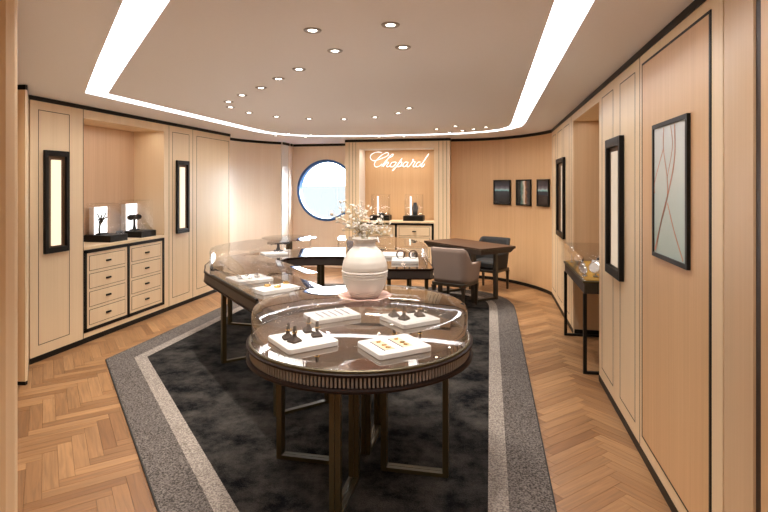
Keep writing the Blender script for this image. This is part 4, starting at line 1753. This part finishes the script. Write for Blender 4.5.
o = thing('glass_cover', 'rectangular clear glass cover over watches on the wall console', 'glass cover', ((CV0 + CV1) / 2, (CU0 + CU1) / 2, 0.7722), 0, 'glass covers')
b = MB()
P = [(CV0 + 0.008, CU0 + 0.008), (CV1 - 0.008, CU0 + 0.008), (CV1 - 0.008, CU1 - 0.008), (CV0 + 0.008, CU1 - 0.008)]
lo = [b.bm.verts.new((x, y, 0.7723)) for x, y in P]
hi = [b.bm.verts.new((x, y, 0.966)) for x, y in P]
for i in range(4):
    b.bm.faces.new((lo[i], lo[(i + 1) % 4], hi[(i + 1) % 4], hi[i]))
b.bm.faces.new(hi)
b.build('glass_shell', 'glass2', o, solid=0.005)


def watch(q, rz, label, dial_r, dial_m, strap_m, hgt, name='wristwatch'):
    """watch on a small C cuff stand, dial toward local -y"""
    t = thing(name, label, 'watch', q, rz, 'watches on the console')
    R = Matrix.Translation((0, 0, hgt)) @ Matrix.Rotation(math.radians(68), 4, 'X')
    b = MB()
    b.lathe([(0, 0.0), (dial_r, 0.0), (dial_r * 1.08, 0.004), (dial_r * 1.02, 0.009), (dial_r * 0.85, 0.010), (dial_r * 0.85, 0.006), (0, 0.006)], n=28, M4=R)
    b.build('case', 'silver', t, local=True)
    b = MB()
    b.lathe([(0, 0.0062), (dial_r * 0.84, 0.0062), (dial_r * 0.84, 0.0075), (0, 0.0075)], n=24, M4=R)
    b.build('dial', dial_m, t, local=True)
    b = MB()
    w = dial_r * 0.6
    rows = []
    for i in range(17):
        a = math.radians(30 + i * 300 / 16)
        y, z = dial_r * 1.1 - math.cos(a) * dial_r * 1.15, hgt + math.sin(a) * dial_r * 1.25
        rows.append([(-w, y, z), (w, y, z)])
    b.grid(rows)
    b.build('strap', strap_m, t, local=True, solid=0.004)
    b = MB()
    b.lathe([(0, 0), (0.022, 0), (0.022, 0.006), (0.008, 0.01), (0.008, hgt - dial_r * 0.9), (0, hgt - dial_r * 0.9)], (0, dial_r * 1.1, 0), 16)
    b.build('holder', 'white', t, local=True)
    return t


zw = 0.7805
wq = [((0.868, 4.635), 0.046, 'whitepaint', 'white', 0.085, 'large watch with white bezel nearest the viewer on the console'),
      ((0.800, 5.48), 0.030, 'silver', 'white', 0.125, 'tall slim silver watch at far end of the console'),
      ((0.820, 5.22), 0.032, 'whitepaint', 'silver', 0.075, 'silver watch second from far end of the console'),
      ((0.815, 5.03), 0.028, 'suede', 'suede', 0.06, 'watch on brown strap in the console row'),
      ((0.805, 4.86), 0.028, 'silver', 'frost', 0.05, 'small silver watch in the middle of the console row'),
      ((0.790, 4.68), 0.026, 'silver', 'frost', 0.05, 'small silver watch at near corner of the console'),
      ((0.98, 4.82), 0.034, 'charcoal', 'charcoal', 0.075, 'black dial watch behind the white bezel watch'),
      ((1.02, 5.2), 0.034, 'charcoal', 'silver', 0.07, 'dark dial silver watch at back of the console')]
for (v, u), r, dm, sm, hgt, lab in wq:
    watch((v, u, zw), -0.35, lab, r, dm, sm, hgt)

# ------------------------------------------------------------------ desk and chairs
A4 = math.radians(-45)
dk = thing('desk', 'dark brown writing desk with tapered edge by the curved wall', 'desk', (c2r(1.17, 7.20)[0], c2r(1.17, 7.20)[1], 0.0005))
dc = c2r(1.17, 7.20)
# long axis runs along the 45 degree direction (room frame): front-right to back-left
e1 = Vector(c2r(0.645, -1.01)).normalized()
rzd = math.atan2(e1.y, e1.x)
R = Matrix.Translation((dc[0], dc[1], 0)) @ Matrix.Rotation(rzd, 4, 'Z')
LX, LY = 1.20, 0.62
b = MB()
b.box(-LX / 2, LX / 2, -LY / 2, LY / 2, 0.722, 0.740, R)
b.build('desktop', 'cinnamon', dk, bevel=0.002)
b = MB()
b.box(-LX / 2 - 0.001, LX / 2 + 0.001, -LY / 2 - 0.001, LY / 2 + 0.001, 0.708, 0.7215, R)
b.build('edge_band', 'darkwood', dk)
b = MB()
top = [(-LX / 2 + .01, -LY / 2 + .01), (LX / 2 - .01, -LY / 2 + .01), (LX / 2 - .01, LY / 2 - .01), (-LX / 2 + .01, LY / 2 - .01)]
bot = [(x * 0.93, y * 0.90) for x, y in top]
vt = [b.bm.verts.new(R @ Vector((x, y, 0.7075))) for x, y in top]
vb = [b.bm.verts.new(R @ Vector((x, y, 0.652))) for x, y in bot]
b.bm.faces.new(vt)
b.bm.faces.new(vb[::-1])
for i in range(4):
    b.bm.faces.new((vb[i], vb[(i + 1) % 4], vt[(i + 1) % 4], vt[i]))
b.build('apron', 'apron', dk)
for x in (0.34, -0.36):
    b = MB()
    for y in (-0.20, 0.20):
        b.box(x - 0.024, x + 0.024, y - 0.024, y + 0.024, 0.0005, 0.652, R)
    b.box(x - 0.02, x + 0.02, -0.172, 0.172, 0.0005, 0.03, R)
    o = b.build('leg', 'darkwood', dk)
dk.location.z += hz + 0.0005


def armchair(label, c, face, fabric, zb):
    """face: heading of the sitter, degrees clockwise from the camera axis"""
    t = thing('armchair', label, 'armchair', (c[0], c[1], zb), -math.radians(face) + TH, 'upholstered armchairs')
    W, D = 0.25, 0.235
    # plan of the wrap: from front of left arm, round the back, to the front of right arm
    plan = [(-0.262, 0.20), (-0.268, 0.05), (-0.262, -0.12), (-0.235, -0.205), (-0.17, -0.245), (0, -0.255), (0.17, -0.245), (0.235, -0.205), (0.262, -0.12), (0.268, 0.05), (0.262, 0.20)]
    pts = resample(catmull([Vector((x, y)) for x, y in plan], 6), 49)
    b = MB()
    rows = []
    for k in range(9):
        f = k / 8
        row = []
        for i, p in enumerate(pts):
            back = min(1, max(0, (-p.y + (-0.06)) / 0.15))
            s = back * back * (3 - 2 * back)
            top = 0.565 + 0.195 * s
            low = 0.325
            z = low + (top - low) * f
            sc = 0.90 + 0.10 * f
            if s > 0:
                sc += 0.02 * s * f
            row.append(Vector((p.x * sc, p.y * sc - 0.03 * f * s, z)))
        rows.append(row)
    b.grid(rows)
    b.build('shell', fabric, t, local=True, solid=0.045, bevel=0.008)
    b = MB()
    b.prism(rrect(0, 0.0, 0.43, 0.42, 0.05, 0), 0.335, 0.44)
    b.build('seat_cushion', fabric, t, local=True, bevel=0.025)
    b = MB()
    b.prism(rrect(0, -0.01, 0.475, 0.455, 0.05, 0), 0.285, 0.324)
    b.build('seat_frame', 'darkwood', t, local=True, bevel=0.004)
    for sx in (-1, 1):
        for sy in (-1, 1):
            b = MB()
            x, y = sx * 0.205, sy * 0.20 - 0.01
            V = []
            for z, w in ((0.0, 0.012), (0.2, 0.016), (0.284, 0.024)):
                V.append([b.bm.verts.new((x + a * w, y + c_ * w, z)) for a, c_ in ((-1, -1), (1, -1), (1, 1), (-1, 1))])
            b.bm.faces.new(V[0][::-1])
            b.bm.faces.new(V[-1])
            for A, B in zip(V, V[1:]):
                for i in range(4):
                    b.bm.faces.new((A[i], A[(i + 1) % 4], B[(i + 1) % 4], B[i]))
            b.build('leg', 'darkwood', t, local=True)
    return t


armchair('taupe upholstered armchair seen from behind at the desk', c2r(0.925, 6.64), 34, 'taupe', ZR)
armchair('dark slate armchair behind the desk by curved wall', c2r(1.57, 7.74), 220, 'slate', 0.0005)

# round side table by the porthole
q = Vector(c2r(-1.50, 8.15))
st = thing('side_table', 'small round dark glass table on pedestal near the porthole', 'table', (q.x, q.y, ZR))
b = MB()
b.lathe([(0, 0.715), (0.40, 0.715), (0.425, 0.728), (0.425, 0.736), (0.415, 0.740), (0, 0.740)], (q.x, q.y, 0), 56)
b.build('tabletop', 'tableglass', st)
b = MB()
b.lathe([(0.0, ZR), (0.22, ZR), (0.22, ZR + 0.015), (0.055, ZR + 0.03), (0.05, 0.2), (0.05, 0.714), (0, 0.714)], (q.x, q.y, 0), 32)
b.build('pedestal', 'bronze', st)
